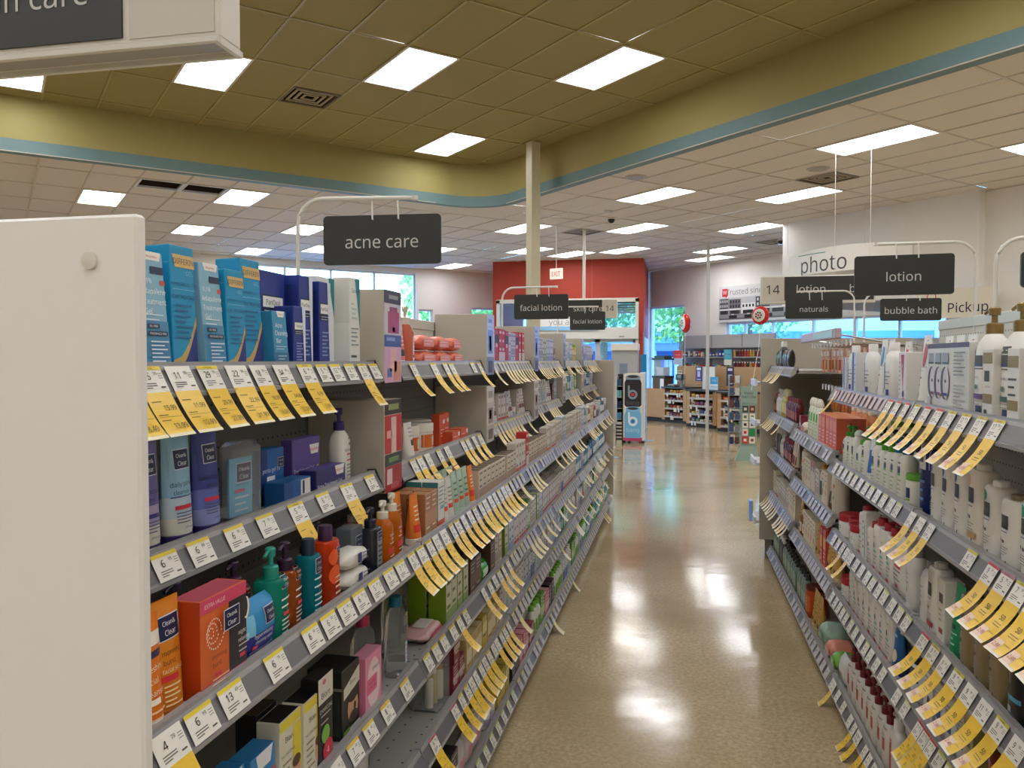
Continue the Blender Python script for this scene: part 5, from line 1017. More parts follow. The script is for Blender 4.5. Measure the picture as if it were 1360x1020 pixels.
# fifth shelf and deck
s = b0[4]; w_ = W_(4, A)
rc_ = bottle('shampoo_bottle', 'clear bottle with white label, red cap', .075, .075, .165, 'clear', [('r',-.5,.5,.05,.62,'dcd8cc'), ('t','Thayers',.05,.52,.05,'8a3a30'), ('e',.1,.3,.12,.12,'3a5a3a'), GB(-.2,.3,.1,.2,2,'6a6460')], cap='b02424', capk='flip', capf=.28, n=2)
for k in range(5): P_(s, rc_, 1.56 + k*.1, w_, .02 + .018*k)
for y in (1.45, 1.6, 1.75, 1.95): addtag(s, y, 'long' if y > 1.9 else 'plain', price='10.99', off='8', off2='3', strip='d87888', w=.06, curl=.3)
s = b0[5]; run(s, .95, 2.1, [(bottle('wash_bottle', 'white body wash bottle, blue cap', .08, .05, .2, 'dcdad2', [('r',-.4,.4,.3,.6,'4a78b0')], cap='2a5a9a'), 3), (carton('pad_carton', 'green and black pad carton', .09, .05, .14, '2a3a2c', [('r',-.4,.4,.4,.7,'c8d0c0')]), 3)], W_(5, A)); autotags(s, 1.0, 2.1, .11, 0, False)
# ============ second left bay
B = LN[1]; bb = L[1]
s = bb[0]; w_ = W_(0, B)
P_(s, tubep('cleanser_tube', 'coral grapefruit cleanser tube', .075, .05, .175, 'e08068', [('r',-.3,.4,.2,.32,'2a2a38'), GB(-.2,.4,.4,.55,3,'f8dcd0'), ('e',.0,.75,.3,.1,'f0b8a0')], cap='e8dcd0'), 2.39, w_); P_(s, bottle('cleanser_bottle', 'coral gel bottle with cream pump', .075, .055, .2, 'coral_gel', [('r',.0,.42,.1,.5,'e8e0dc'), ('r',.02,.4,.15,.2,'2a2a38'), GB(.05,.38,.25,.42,4,'d08878')], cap='d8d0c4', capk='pump', capf=.3), 2.5, w_, .02)
cp = pouch('wipes_pack', 'crinkled coral face wipes pack', .19, .07, .055, 'e87c66:.25', [('r',-.35,.3,.25,.75,'ec9484'), GB(-.3,.2,.4,.6,2,'f8d8d0')])
for k in range(3):
    for q in range(2): P_(s, cp, 2.66 + k*.2, w_, .012 + .004*q + k*.004, q*.056, turn=random.uniform(-.06,.06))
for y, k in ((2.4,'long'),(2.62,'long'),(2.76,'long'),(2.84,'long'),(3.15,'plain'),(3.26,'long')): addtag(s, y, k, price=random.choice(PR), off='7', off2='6', strip='e8d23a', w=.06)
s = bb[1]; w_ = W_(1, B)
P_(s, tubep('scrub_tube', 'orange and white scrub tube', .08, .05, .2, 'd85a2c', [('r',-.45,.45,.5,.9,'d8502a'), GB(-.3,.3,.55,.7,3,'f8e0d0'), ('r',-.3,.2,.42,.47,'2a2a2c')], cap='ddd6ca', bands=((.35,'e0703c'),)), 2.44, w_, .05); P_(s, tubep('scrub_tube', 'short white scrub tube with black label', .075, .045, .125, 'dcd6ca', [('r',-.1,.4,.4,.55,'26262a'), GB(-.2,.35,.65,.85,3,'9a948c')], cap='e0dace'), 2.46, w_, .004)
oj = jar('cream_jar', 'orange labelled jar with white lid', .12, .105, 'd8d0c4', 'dcd8cc', [('r',-.49,.49,.18,.62,'d86a20'), ('r',-.05,.12,.24,.56,'d8d4c8'), GB(.2,.42,.3,.5,3,'f4d8b8')])
P_(s, oj, 2.58, w_, .03); P_(s, oj, 2.71, w_, .02)
ob = carton('patch_carton', 'orange patch carton standing', .075, .03, .12, 'dc5428', [('p',[(.1,.8),(.46,.84),(.44,.7),(.12,.68)],'ece4dc'), GB(-.3,.3,.3,.5,3,'f8d4c0')], side=[(0,1,0,1,'c84820')]); P_(s, ob, 2.93, w_, .05); P_(s, ob, 3.02, w_, .06)
of = carton('patch_carton', 'orange patch carton lying flat', .11, .06, .05, 'd85a30', [('p',[(.2,.9),(.46,.9),(.44,.6),(.22,.6)],'ece4dc'), GB(-.4,.1,.3,.6,2,'f8d4c0')], top='e0764e')
P_(s, of, 2.99, w_, .01); P_(s, of, 3.13, w_, .015); P_(s, oj, 2.84, w_, .07)
for y in (2.4,2.47,2.55,2.68,2.78,3.0,3.07,3.17,3.27): addtag(s, y, 'long', price=random.choice(PR), off='8', off2='6', strip=random.choice(('e8d23a','')), w=.056)
# stock kinds shared by the farther bays
def ct(nm, w, h, c, band, d=.05, z0=.3, z1=.6, tx='6a6460', top=None, side=None):
    kind = next((k + '_carton' for k in ('serum', 'cosmetic', 'face', 'mask', 'brown', 'cream', 'white', 'tall') if k in nm), 'plain_carton')
    return carton({'brown_carton': 'cream_carton', 'white_carton': 'lotion_carton', 'tall_carton': 'serum_carton'}.get(kind, kind), nm, w, d, h, c, [('r',-.5,.5,z0,z1,band), GB(-.36,.3,z1+.08,.9,3,tx), GB(-.36,.2,.06,z0-.05,2,tx)], cat={'lotion': 'box', 'cosmetic': 'box', 'face': 'package', 'serum': 'carton', 'cream': 'carton'}.get(kind.split('_')[0], 'package' if kind.startswith('white') else 'box'), top=top, side=side)
K = dict(
 tan=ct('tan face serum carton', .06, .135, 'a87850', 'b88860', tx='e0c8a8', side=[(0,1,0,1,'9a6a44')]), ortube=tubep('tube', 'orange face wash tube', .065, .045, .145, 'e07a28', [('r',-.4,.4,.25,.4,'d83c28'), GB(-.3,.3,.5,.75,4,'f8e0c0')], cap='e0d4c4'),
 whteal=carton('carton', 'white clinical carton, teal side', .07, .05, .15, 'd8d8d0', [('r',-.5,.5,.1,.2,'d84a38'), ('r',-.2,.4,.42,.5,'6ab0b8'), GB(-.4,.4,.55,.88,5,'8a9090')], side=[(0,1,0,1,'3a7c80')]), whred=tubep('tube', 'white tube with red band', .06, .045, .145, 'd6d0c6', [('r',-.45,.45,.3,.4,'d84a34'), GB(-.35,.3,.48,.75,4,'8a8680')], cap='d8d4ca'), grntube=tubep('tube', 'pale green tube with red band', .06, .045, .15, 'a8c0ac', [('r',-.45,.45,.32,.4,'d8502c'), GB(-.35,.3,.48,.75,3,'5a7a6a')], cap='b0c4b4'),
 creambr=ct('cream carton with brown panel', .062, .115, 'cfc2ae', 'a4866c', .06, .05, .4, '6e5a48', top='5a4436'), brown=ct('dark brown carton', .08, .13, '4e3226', '6a4a38', .06, tx='c8a888', top='5a3a2c'), creamtall=ct('tall cream and taupe carton', .055, .15, 'd2c8b8', 'a89484', .05, .2, .45, '7a6c60'),
 redwh=ct('white carton with red foot', .05, .145, 'd4ccc4', 'c83a34', .045, .02, .2, '8a7c76'), maroon=ct('maroon cream carton', .07, .1, '7c1c34', 'c8b8b0', .06, .4, .6, 'd8c0c0', top='8c2840'), red=ct('bright red tall carton', .07, .175, 'b8242a', 'd8ccc8', .05, .05, .35, 'e8c8c8'), redblk=ct('red carton with black window', .075, .17, 'c02a2c', '2a2022', .05, .6, .85, 'e8c0c0'),
 grncream=ct('cream carton with green side', .065, .15, 'c8c8a8', '8aa060', .06, .1, .3, '5a6a48', side=[(0,1,0,1,'7c9a20')], top='b8c890'), gold=ct('gold and cream face carton', .07, .125, 'c8b078', 'e0d4b0', .06, .3, .7, '7a6434', top='d8c898'), silver=ct('silver white serum carton', .055, .165, 'c8ccd4', '8c98b0', .045, .1, .3, '6a7484'), lilac=ct('pale lilac carton', .055, .165, 'c8c0d0', '9890b0', .045, .3, .5, '6a6480'), pink=ct('rose pink carton', .07, .13, 'c06a74', 'e0c8c8', .06, .3, .55, 'f0d8d8', top='d89aa0'), black=ct('black cosmetic carton', .08, .14, '241c22', '5a4a58', .06, .3, .5, 'b0a0a8', top='4a2a40'), yellow=ct('yellow cream carton', .07, .13, 'd0b83c', 'e8dc98', .06, .5, .8, '6a5a1c', top='d8c860', side=[(0,1,0,1,'c8b040')]), navy=ct('navy and white carton', .05, .14, 'd0d4d8', '2c4a8c', .045, .1, .55, '5a6a88'), green=ct('leaf green carton', .055, .16, '5c9438', 'c8d8a8', .05, .3, .6, 'e0e8c8'),
 whbot=bottle('bottle', 'white lotion bottle', .065, .045, .165, 'd8d6ce', [('r',-.3,.35,.2,.5,'8ca8c0'), GB(-.3,.3,.55,.7,3,'6a6c70')], cap='d8d4cc'), tealbot=bottle('bottle', 'teal lotion bottle', .07, .05, .175, '1c7c84:.3', [('r',-.3,.35,.2,.5,'d0e0dc')], cap='d8e0dc'), bluebot=bottle('bottle', 'clear blue cleanser bottle', .075, .055, .17, '4a7a98:.15', [('r',-.35,.35,.2,.55,'c8dce8'), GB(-.2,.3,.25,.5,3,'3a6a8a')], cap='3a5c74'), grnbot=bottle('bottle', 'green and white bottle', .06, .045, .16, 'd4d8c8', [('r',-.4,.4,.15,.5,'68a040')], cap='7ab840'), ambbot=bottle('bottle', 'amber toner bottle', .06, .05, .15, '8a4a24:.2', [('r',-.35,.35,.2,.55,'e0d4c0')], cap='e8e0d4'), jarw=jar('cream_jar', 'white cream jar', .075, .06, 'd8d4cc', 'e0dcd4', [('r',-.4,.4,.15,.6,'b8b0c4')]), jarred=jar('cream_jar', 'rust red cream jar', .085, .07, 'b05a3c', 'c86a48', [('r',-.35,.35,.2,.6,'e0c8b8')]), bag=pouch('wipes_pack', 'pale blue wipes pouch', .11, .05, .13, '8aa8b8:.3', [('r',-.3,.3,.3,.7,'d8e0e4')], stand=True), clearbag=pouch('wipes_pack', 'clear pink sponge pouch', .1, .05, .12, 'cfc4c4:.25', [('r',-.3,.3,.2,.6,'c88a98')], stand=True), tubew=tubep('tube', 'white facial lotion tube', .06, .045, .15, 'd8d4cc', [('r',-.4,.4,.3,.45,'8a5a60'), GB(-.3,.3,.5,.75,3,'7a7672')], cap='d0ccc4'))
def place(s, y, key, w_, off=.012, z=0): P_(s, K[key], y, w_, off, z)
s = bb[2]; w_ = W_(2, B)
run(s, 2.125, 2.83, [(K['ortube'],1),(K['tan'],2),(K['whteal'],1),(K['whred'],2),(K['grntube'],3)], w_, rows=2); P_(s, ct('red and white box on the shelf front', .07, .05, 'd8d0c8', 'c83c2c', .05), 2.5, w_, .004) if 0 else None
run(s, 2.84, 3.32, [(K['creambr'],12)], w_, gap=.002, rows=2)
autotags(s, 2.15, 3.33, .077, .96, True, w=.052)
s = bb[3]; w_ = W_(3, B)
P_(s, mic('clear yellow micellar bottle, yellow cap', 'clear', 'c8a020', .225, 'd8c888'), 2.17, w_, .07); P_(s, mic('second micellar bottle with yellow cap', 'clear', 'c8a828', .225, 'd8c888'), 2.27, w_, .09)
P_(s, pouch('wipes_pack', 'pale pink cleansing wipes pack', .17, .09, .045, 'd8b0b0', [('r',-.3,.3,.3,.7,'c85a6a')], flap='e0dcd8'), 2.33, w_, .012)
run(s, 2.44, 2.74, [(K['grncream'],4)], w_, rows=2); run(s, 2.745, 2.92, [(K['brown'],2)], w_)
P_(s, pouch('wipes_pack', 'bright green wipes pouch', .13, .06, .075, '2aa838:.2', [('r',-.3,.3,.3,.7,'d0e8c8')], stand=True), 2.985, w_, .012); run(s, 3.06, 3.32, [(K['brown'],1),(K['creamtall'],2),(K['brown'],1)], w_, rows=2)
for y in (2.16,2.24,2.32,2.42): addtag(s, y, 'plain', price='7.99', strip='e8d23a', w=.055)
autotags(s, 2.5, 3.33, .085, .8, True, w=.052)
s = bb[4]; w_ = W_(4, B)
gp = []
b = MB(); b.box(-.1, 0, -.065, .065, 0, .165, 'clearpack', .012); gp.append(('clear_box', b.mesh('clear_box')))
for y, c, cp in ((-.038,'d8d0b8','c8a850'),(0,'c8b878','e0d8c0'),(.038,'d8d0b0','b89848')): b = MB(); b.lathe([(.013,.012),(.014,.02),(.014,.1),(.008,.108)], c, 12, -.04, y); b.lathe([(.009,.108),(.009,.145)], cp, 12, -.04, y); gp.append(('vial', b.mesh('vial')))
P_(s, Proto('gift_pack', 'clear gift box of gold topped vials', 'box', gp), 2.43, w_, .02)
run(s, 2.51, 2.68, [(K['maroon'],2)], w_); run(s, 2.51, 2.68, [(K['maroon'],2)], w_, off=.013) if 0 else None
P_(s, K['maroon'], 2.553, w_, .014, .101); run(s, 2.685, 3.32, [(K['gold'],3),(K['yellow'],1),(K['gold'],3),(K['creamtall'],2)], w_, rows=2)
for y in (2.2, 2.42): addtag(s, y, 'long', price='9.99', off='3', off2='9', strip='d8707c', w=.056)
autotags(s, 2.5, 3.33, .07, .75, True, w=.05)
s = bb[5]; w_ = W_(5, B)
P_(s, pouch('snack_style_bag', 'bright orange pouch on the deck', .13, .06, .17, 'd8481c:.3', [('r',-.35,.35,.55,.8,'e8dcd0')], stand=True), 2.2, w_, .02); P_(s, ct('black and green mask carton', .08, .17, '23281f', '6a9a3a', .05, .4, .7, 'c8c8b8'), 2.32, w_); P_(s, ct('black and white mask carton', .08, .15, '26262a', 'd8d4cc', .05, .3, .6, 'b0aca4'), 2.42, w_)
for k in range(3): place(s, 2.53 + k*.115, 'clearbag', w_)
run(s, 2.88, 3.05, [(K['jarw'],2)], w_); run(s, 3.06, 3.32, [(K['yellow'],3)], w_, rows=2)
for y in [2.15 + .098*k for k in range(12)]: addtag(s, y, 'plain', strip='c8d860' if random.random() < .7 else '', price=random.choice(PR), w=.05)
# ============ remaining left bays: (shelf, sequence, long-tag share, pitch)
PLAN = {
 2: [[('silver',1),('lilac',2),('redblk',1),('red',2),('redblk',1)], [('creamtall',1),('tubew',3),('redwh',4),('tubew',2),('jarw',1)], [('creambr',3),('redwh',4),('red',1),('creambr',5)], [('grncream',1),('silver',2),('redwh',6),('green',1),('creamtall',3)], [('whbot',3),('creamtall',3),('silver',3),('navy',2),('whbot',3)], [('black',2),('pink',3),('maroon',2),('grnbot',3),('green',2),('pink',2)]],
 3: [[('silver',2),('maroon',1),('lilac',3),('grncream',2),('silver',3)], [('brown',1),('silver',3),('whbot',4),('tubew',3)], [('redwh',3),('creamtall',4),('silver',3),('creamtall',4)], [('redwh',6),('creamtall',2),('navy',2),('redwh',4)], [('whbot',2),('silver',4),('tealbot',2),('green',3),('whbot',4)], [('grnbot',5),('navy',4),('whbot',3),('green',3)]],
 4: [[('yellow',2),('grncream',3),('whbot',2),('silver',3)], [('green',3),('grnbot',3),('tealbot',3),('whbot',3)], [('creamtall',4),('silver',3),('tealbot',2),('redwh',2),('ambbot',3)], [('bluebot',4),('navy',3),('bluebot',4),('bag',2)], [('creamtall',3),('navy',3),('jarred',2),('whbot',3)], [('navy',3),('grnbot',4),('tealbot',3)]],
 5: [[('silver',4),('navy',3),('lilac',3),('silver',3)], [('tealbot',2),('lilac',4),('navy',3),('bluebot',2)], [('ambbot',2),('navy',4),('creamtall',3),('bluebot',3)], [('bluebot',3),('bag',3),('bluebot',2)], [('green',3),('creamtall',4),('redwh',3)], [('tealbot',4),('grnbot',4),('creamtall',3)]]}
for bi, rows_ in PLAN.items():
    for si, seq in enumerate(rows_):
        s = L[bi][si]; w_ = W_(si, LN[bi]); q = [(K[k], n) for k, n in seq]; y0 = s['ys'] + .01; y1 = s['ye'] - .01 - (.02 if si < 2 else 0)
        run(s, y0, y1, q, w_, rows=2 if si > 2 and bi < 4 else 1)
        autotags(s, s['ys'] + .03, s['ye'] - .02, .075 if si < 5 else .085, [.85,.6,.55,.35,.15,.08][si] if bi < 4 else [.7,.5,.6,.4,.25,.15][si], False if bi < 4 else None, w=.05)
# ============ right run
def gb(nm, corner, w=.085, h=.2, d=.055, cap='dcdad4', capk='flip', capf=.07, body='dedcd4', pic='28242a', foot=None, **kw):
    kw.setdefault('shape', 'square')
    dec = [('r',-.36,.1,.80,.93,corner) if 0 else ('e',-.26,.80,.2,.075,corner), ('r',-.36,.14,.58,.72,'3a342c'), ('r',-.36,.14,.54,.585,'1c2030'), GB(-.3,.1,.46,.5,1,'4a5a8a'), ('e',-.26,.38,.05,.025,pic), ('e',-.1,.37,.06,.022,pic), GB(-.3,.2,.2,.3,4,'9a9890'), ('r',.05,.12,.1,.13,'26262c')]
    if foot: dec.append(('r',-.4,.3,.13,.2,foot))
    return bottle('lotion_bottle', nm, w, d, h, body, dec, cap=cap, capk=capk, capf=capf, n=3, **kw)
GOLD = '8c7444:.3:.4'
N_, LOT = RN[0], RN[1]
s = R[0][0]; w_ = W_(0, N_)
pump = lambda nm, accent, bar2: bottle('lotion_bottle', nm, .11, .065, .265, 'e4e1d9', [('e',-.34,.6,.14,.05,accent) if accent else ('r',-.4,.2,.58,.64,'3a342c'), ('r',-.4,.2,.5,.57,'40382c'), ('r',-.4,.2,.47,.5,'22305c'), GB(-.4,.3,.42,.45,1,'5a5650'), ('t','dry skin',-.12,.375,.032,'4a4846'), ('e',-.3,.29,.05,.022,'2a2a2e'), ('e',-.12,.285,.07,.024,'3a6a64'), ('r',-.4,.3,.18,.225,bar2), ('r',-.1,.2,.04,.12,'1f3260'), GB(-.4,.3,.13,.16,2,'9a968c')], cap=GOLD, capk='pump', capf=.24, n=2.8, res=2)
P_(s, pump('white lotion bottle, gold pump, green bar', None, '3c5c54'), 1.915, w_, .02); P_(s, pump('white lotion bottle, gold pump, violet corner', '4a2c62', '5a2c6a'), 2.075, w_, .02)
P_(s, carton('lotion_carton', 'white lotion carton with gold band', .06, .045, .165, 'dedbd2', [('r',-.45,.45,.8,.95,'8c7848'), ('r',-.3,.2,.55,.7,'3a342c'), ('t','DRY SKIN',.02,.48,.04,'b8603a'), ('r',-.45,.45,.25,.38,'8c7848'), ('r',-.3,.0,.06,.16,'26262c')], res=2), 1.985, w_, .008)
P_(s, pump('white gold-pump bottle at the frame edge', None, '3c5c54'), 1.76, w_, .02); P_(s, carton('lotion_carton', 'white and gold carton by the frame edge', .06, .045, .165, 'dedbd2', [('r',-.45,.45,.75,.9,'8c7848'), GB(-.4,.3,.4,.6,3,'4a4846'), ('r',-.45,.45,.2,.33,'8c7848')]), 1.845, w_, .008)
st = carton('skin_care_set_carton', 'white three-part skin care carton, purple top', .33, .07, .185, 'd8d8d2', [('r',-.5,.5,.93,1,'4a2854'), *[q for k in range(3) for q in (('r',-.47+.19*k,-.33+.19*k,.72,.86,'9a9ca8'), ('r',-.47+.19*k,-.33+.19*k,.7,.725,'3a3a44'), ('e',-.38+.18*k,.42,.1,.24,'3a2438'), ('e',-.35+.18*k,.42,.075,.23,'d4ccd0'), ('e',-.36+.18*k,.45,.02,.025,'2a2a2e'))], *[('r',-.4+.18*k,-.31+.18*k,.24,.28,c) for k, c in enumerate(('6a4a2a','7a3a6a','2c3a7a'))], GB(.2,.46,.55,.86,7,'8a8c8c'), GB(.2,.46,.1,.4,7,'a0a2a0'), ('r',-.45,-.36,.08,.2,'b8bab4')], top='5a3464', res=2); P_(s, st, 2.305, w_, .02)
run(s, 1.30, 1.70, [(gb('white lotion bottle, green corner, on top', '2a8a6a'), 3)], w_)
s = R[1][0]; w_ = W_(0, LOT)
vt = lambda nm, c, h=.215: tubep('lotion_tube', nm, .075, .05, h, 'e2e0da', [('p',[(.1,.95),(.4,.95),(.25,.45)],c) if 0 else ('e',.12,.74,.2,.2,c), GB(-.35,.1,.3,.4,2,'5a5c60'), ('e',-.2,.16,.1,.05,'2a2c50'), GB(-.3,.4,.5,.55,2,'b0aeac')], cap='e4e2dc', capf=.08)
vb = lambda nm, c: bottle('lotion_bottle', nm, .085, .055, .2, 'e2e0da', [('r',-.45,-.1,.2,.75,c), ('t','advanced',.1,.5,.05,'2a3a70'), GB(-.1,.4,.3,.42,3,'7a7c80'), ('r',.05,.35,.1,.2,'2c3a80')], cap='e6e4de', capk='flip', capf=.14, n=3)
y = 2.56
for p in (vt('white tube with red teardrop', 'b02a3c'), carton('lotion_carton', 'white carton with crimson wedge', .085, .05, .165, 'e0dcd6', [('p',[(-.2,.95),(.25,.95),(.1,.25)],'b02c44'), ('t','e',.02,.75,.09,'f0e0e0'), GB(-.4,-.25,.2,.8,8,'8a8c94'), ('r',.0,.4,.05,.12,'c03040'), ('e',.15,.2,.14,.07,'2a2c50')]), vt('second white tube with red teardrop', 'b83040', .2), vb('white bottle with navy side label', '2a3c80'), vt('white tube with blue teardrop', '2460a0'), vt('second white tube, blue teardrop', '2c6cb0'), vb('white pump-style bottle, blue panel', '2c4a98'), vt('third white tube with blue teardrop', '2a64a8', .2), carton('lotion_carton', 'blue and white lotion carton', .07, .05, .17, 'd8d8d8', [('r',-.5,.0,0,1,'2c4890'), GB(.05,.4,.3,.7,5,'8a90a0')]), vb('white bottle with blue side stripe', '3a5aa8'), carton('lotion_carton', 'slim navy striped carton', .06, .045, .15, 'dcdcda', [('r',-.2,.2,0,1,'2a3c7c')])):
    if y + p.w < 3.70: P_(s, p, y + p.w/2, w_, .012 + (.02 if 'tube' in p.name else 0)); y += p.w + .022
for k in range(3): P_(s, vt('white tube standing in the back row', ['b03040','d8d4d0','b03040'][k]), 2.52 + k*.1, w_, .13)
addtag(s, 3.62, 'long', price='', off='', off2='', strip='d84a4a', w=.05); [addtag(s, 2.8 + .07*k, 'paper', strip=random.choice(('b9a5ac:.3','c4b0b6:.3','a8989e:.3')), w=.04, fine=False) for k in range(12)]
for k in range(10): addtag(R[0][0] if 2.75 - .09*k < 2.49 else s, 2.74 - .098*k, 'sale', price=random.choice(['13.99','17.99','12.99','5.99','11.49']), off='50', off2=random.choice(['4.99','3.99','5.49']), strip='d84a50' if k in (0,1,2,4,5) else 'd8c23a', w=.062, curl=.75)
# second shelf
s = R[0][1]; w_ = W_(1, N_)
GBL = [gb('white lotion bottle with blue corner', '2c4a94', .086, .195), gb('tan and white therapy lotion bottle', 'd8a878', .088, .205, body='e0d8cc', foot='b88a58'), gb('white lotion bottle with green corner', '1c8a68', .09, .18), gb('white lotion bottle, plain shoulder', 'd8d4cc', .09, .165, cap='6e6448')]
y = 2.42
for p in (GBL[0], GBL[0], GBL[0], GBL[1], GBL[2], GBL[3], GBL[2], GBL[3], GBL[0]):
    P_(s, p, y - p.w/2, w_, .012); y -= p.w + .012
    if y < 1.4: break
for k in range(3): addtag(s, 2.47 - .085*k, 'sale', price='7.49', off='50', off2='2.49', strip='', w=.055)
addtag(s, 2.0, 'plain', price='6.99', strip='d8d040', w=.06)
for k in range(7): addtag(s, 1.875 - .075*k, 'sale', price=['9.99','5.99','7.99','5.49','8.49','6.99','5.99'][k], off='50', off2='2.99', strip=['d84a50','c08090','d8d040','','d8d040','','d84a50'][k], w=.062)
s = R[1][1]; w_ = W_(1, LOT)
P_(s, bottle('body_oil_bottle', 'navy bottle with white upside-down top', .085, .055, .21, '1c2c60:.25', [('r',-.45,.45,.62,.95,'dcdad4'), ('r',-.4,.2,.72,.82,'3a342c'), GB(-.3,.3,.2,.45,3,'6a8ac0')], cap='8c7c58', capk='wide', capf=.08, shape='square'), 2.55, w_, .03)
cet = lambda nm, capc, capk='pump', h=.18, w=.075: bottle('lotion_bottle', nm, w, .055, h, 'dedcd2', [('r',-.25,.2,.45,.62,'26305c'), ('r',-.25,.2,.41,.45,'6aa83c'), GB(-.25,.3,.2,.34,3,'8ab060'), GB(-.25,.2,.08,.14,2,'9a9890')], cap=capc, capk=capk, capf=.26 if capk == 'pump' else .14, n=2.8)
P_(s, jar('cream_jar', 'small white jar with lime lid', .075, .105, 'dedcd2', '5aa028', [('r',-.2,.25,.3,.6,'26305c'), ('r',-.2,.25,.22,.28,'7ab040')], lidf=.18), 2.62, w_, .008)
y = 2.69
for p in (cet('white lotion bottle with blue pump', '1c6c9c', h=.205), cet('second white bottle with blue pump', '1c6c9c', h=.2), cet('white lotion bottle with green pump', '4a9a20', h=.19), cet('second white bottle, green pump', '4a9a20', h=.185), cet('white lotion bottle, lime flip cap', '5aa02c', 'flip', .17), tubep('lotion_tube', 'white and blue cream tube', .06, .045, .17, 'd8dce0', [('r',-.4,.4,.2,.7,'2a6cb8')], cap='e0e0dc'), cet('white lotion bottle, tall green pump', '3c8a24', h=.2), cet('squat white jar-like bottle, green cap', '4a9a20', 'flip', .14, .085), cet('white bottle with clear cap', 'd0d4d0', 'dome', .17), cet('white lotion bottle, dark green pump', '2c7a2c', h=.18), cet('last white bottle with green pump', '3c8a24', h=.175)):
    if y + p.w < 3.70: P_(s, p, y + p.w/2, w_, .012); y += p.w + .012
for k in range(5): P_(s, cet('white bottle in the back row, navy cap', '2a3550', h=.19), 2.75 + k*.16, w_, .1)
autotags(s, 2.62, 3.7, .085, 0, True, strip=('d8d890','','d8d890'))
# third shelf
euc = lambda nm, h=.2, w=.08, capc='a81c28', capk='flip': bottle('lotion_bottle', nm, w, .055, h, 'dcd8d0', [('t','Eucerin',-.02,.66,.05,'26262c'), ('e',-.1,.5,.12,.05,'4a4a50'), ('r',-.3,.2,.38,.42,'5ab0b0'), GB(-.3,.3,.2,.32,3,'8a8880'), ('r',-.35,.1,.08,.13,'b02c34')], cap=capc, capk=capk, capf=.13, n=3.2, shape='square')
s = R[0][2]; w_ = W_(2, N_)
P_(s, gb('white lotion bottle with maroon foot label', 'd8d4cc', .085, .205, foot='9a2a30', pic='8a2a30'), 2.38, w_); P_(s, carton('lotion_carton', 'slim white lotion carton, maroon band', .06, .05, .18, 'd8d4ca', [('r',-.2,.3,.66,.8,'3a342c'), ('r',-.2,.3,.2,.28,'9a2a34'), GB(-.2,.2,.4,.55,3,'8a8880')]), 2.29, w_); P_(s, tubep('lotion_tube', 'emerald green hand cream tube', .07, .05, .19, '0c8a58', [('r',-.3,.2,.4,.46,'083c2c'), GB(-.3,.3,.2,.34,3,'b0dcc8')], cap='0a7a4c'), 2.21, w_)
brn = gb('bronze lotion bottle', '6a5a38', .085, .2, body='857452:.3', cap='5a4a2c', pic='3a2a1c'); 
for k in range(3): P_(s, brn, 2.12 - k*.095, w_)
P_(s, bottle('body_wash_bottle', 'black body lotion bottle with blue ring', .08, .055, .2, '1a1a1c:.3', [('r',-.4,.4,.25,.3,'4a9ac0'), ('r',-.2,.0,.12,.18,'c8c8c8')], cap='141414', capf=.12), 1.83, w_); P_(s, bottle('body_wash_bottle', 'black body lotion bottle, orange ring', .085, .055, .205, '1c1816:.3', [('r',-.45,.45,.22,.26,'d85a28'), ('e',.0,.45,.2,.1,'8a5a30')], cap='141414', capf=.12), 1.73, w_); run(s, 1.3, 1.66, [(brn, 4)], w_)
P_(s, bottle('lotion_bottle', 'plain white bottle with grey cap', .085, .06, .19, 'd4d2cc', [('r',-.35,-.05,.3,.36,'6a9a4a'), GB(-.35,.1,.45,.6,3,'9a9890')], cap='8c8a88', capf=.12), 2.46, w_)
for k in range(9): addtag(s, 2.34 - .088*k, 'sale', price=['12.49','9.99','9.99','9.99','9.99','11.99','9.99','9.99','11.99'][k], off='50', off2=['4.99','3.99','3.99','2.99','2.99','2.49','2.99','2.99','2.99'][k], strip=['d84a50','d8c23a','','d8d040','','','d8d040','','d84a50'][k], w=.062, curl=1.1)
s = R[1][2]; w_ = W_(2, LOT)
P_(s, bottle('lotion_bottle', 'white bottle with grey cap and green mark', .085, .06, .19, 'd4d2cc', [('r',-.35,-.05,.3,.36,'6a9a4a'), GB(-.35,.1,.45,.6,3,'9a9890')], cap='8c8a88', capf=.12), 2.6, w_); P_(s, pouch('lotion_pouch', 'white refill pouch with dark lettering', .13, .05, .2, 'd8d6ce', [('t','Eucerin',.02,.8,.1,'26262c'), ('r',-.2,.3,.5,.55,'b02c34'), GB(-.3,.3,.3,.45,3,'5a5856'), ('r',-.3,.0,.14,.22,'b03038')], stand=True), 2.73, w_)
run(s, 2.82, 3.34, [(euc('white lotion bottle with red cap'), 3), (euc('short white lotion bottle, red cap', .17), 1), (carton('lotion_carton', 'white carton with teal stripe', .06, .05, .19, 'dcdad4', [('r',.1,.3,.1,.75,'2a8aa8'), GB(-.4,.0,.3,.8,5,'8a8c90')]), 1)], w_, rows=2); ej = jar('cream_jar', 'white cream jar with red lid', .105, .1, 'dcd8d0', 'a81c28', [('t','Eucerin',0,.5,.12,'26262c'), GB(-.3,.3,.2,.4,3,'4aa0a8')]); P_(s, ej, 3.42, w_); P_(s, ej, 3.54, w_, .03); P_(s, ej, 3.65, w_)
autotags(s, 2.5, 3.68, .085, 0, True, strip=('d8d890','','')); addtag(s, 3.3, 'long', price='6.99', off='6', strip='d8b0b0', w=.04); addtag(s, 3.42, 'long', price='7.99', off='7', strip='d8b0b0', w=.04)
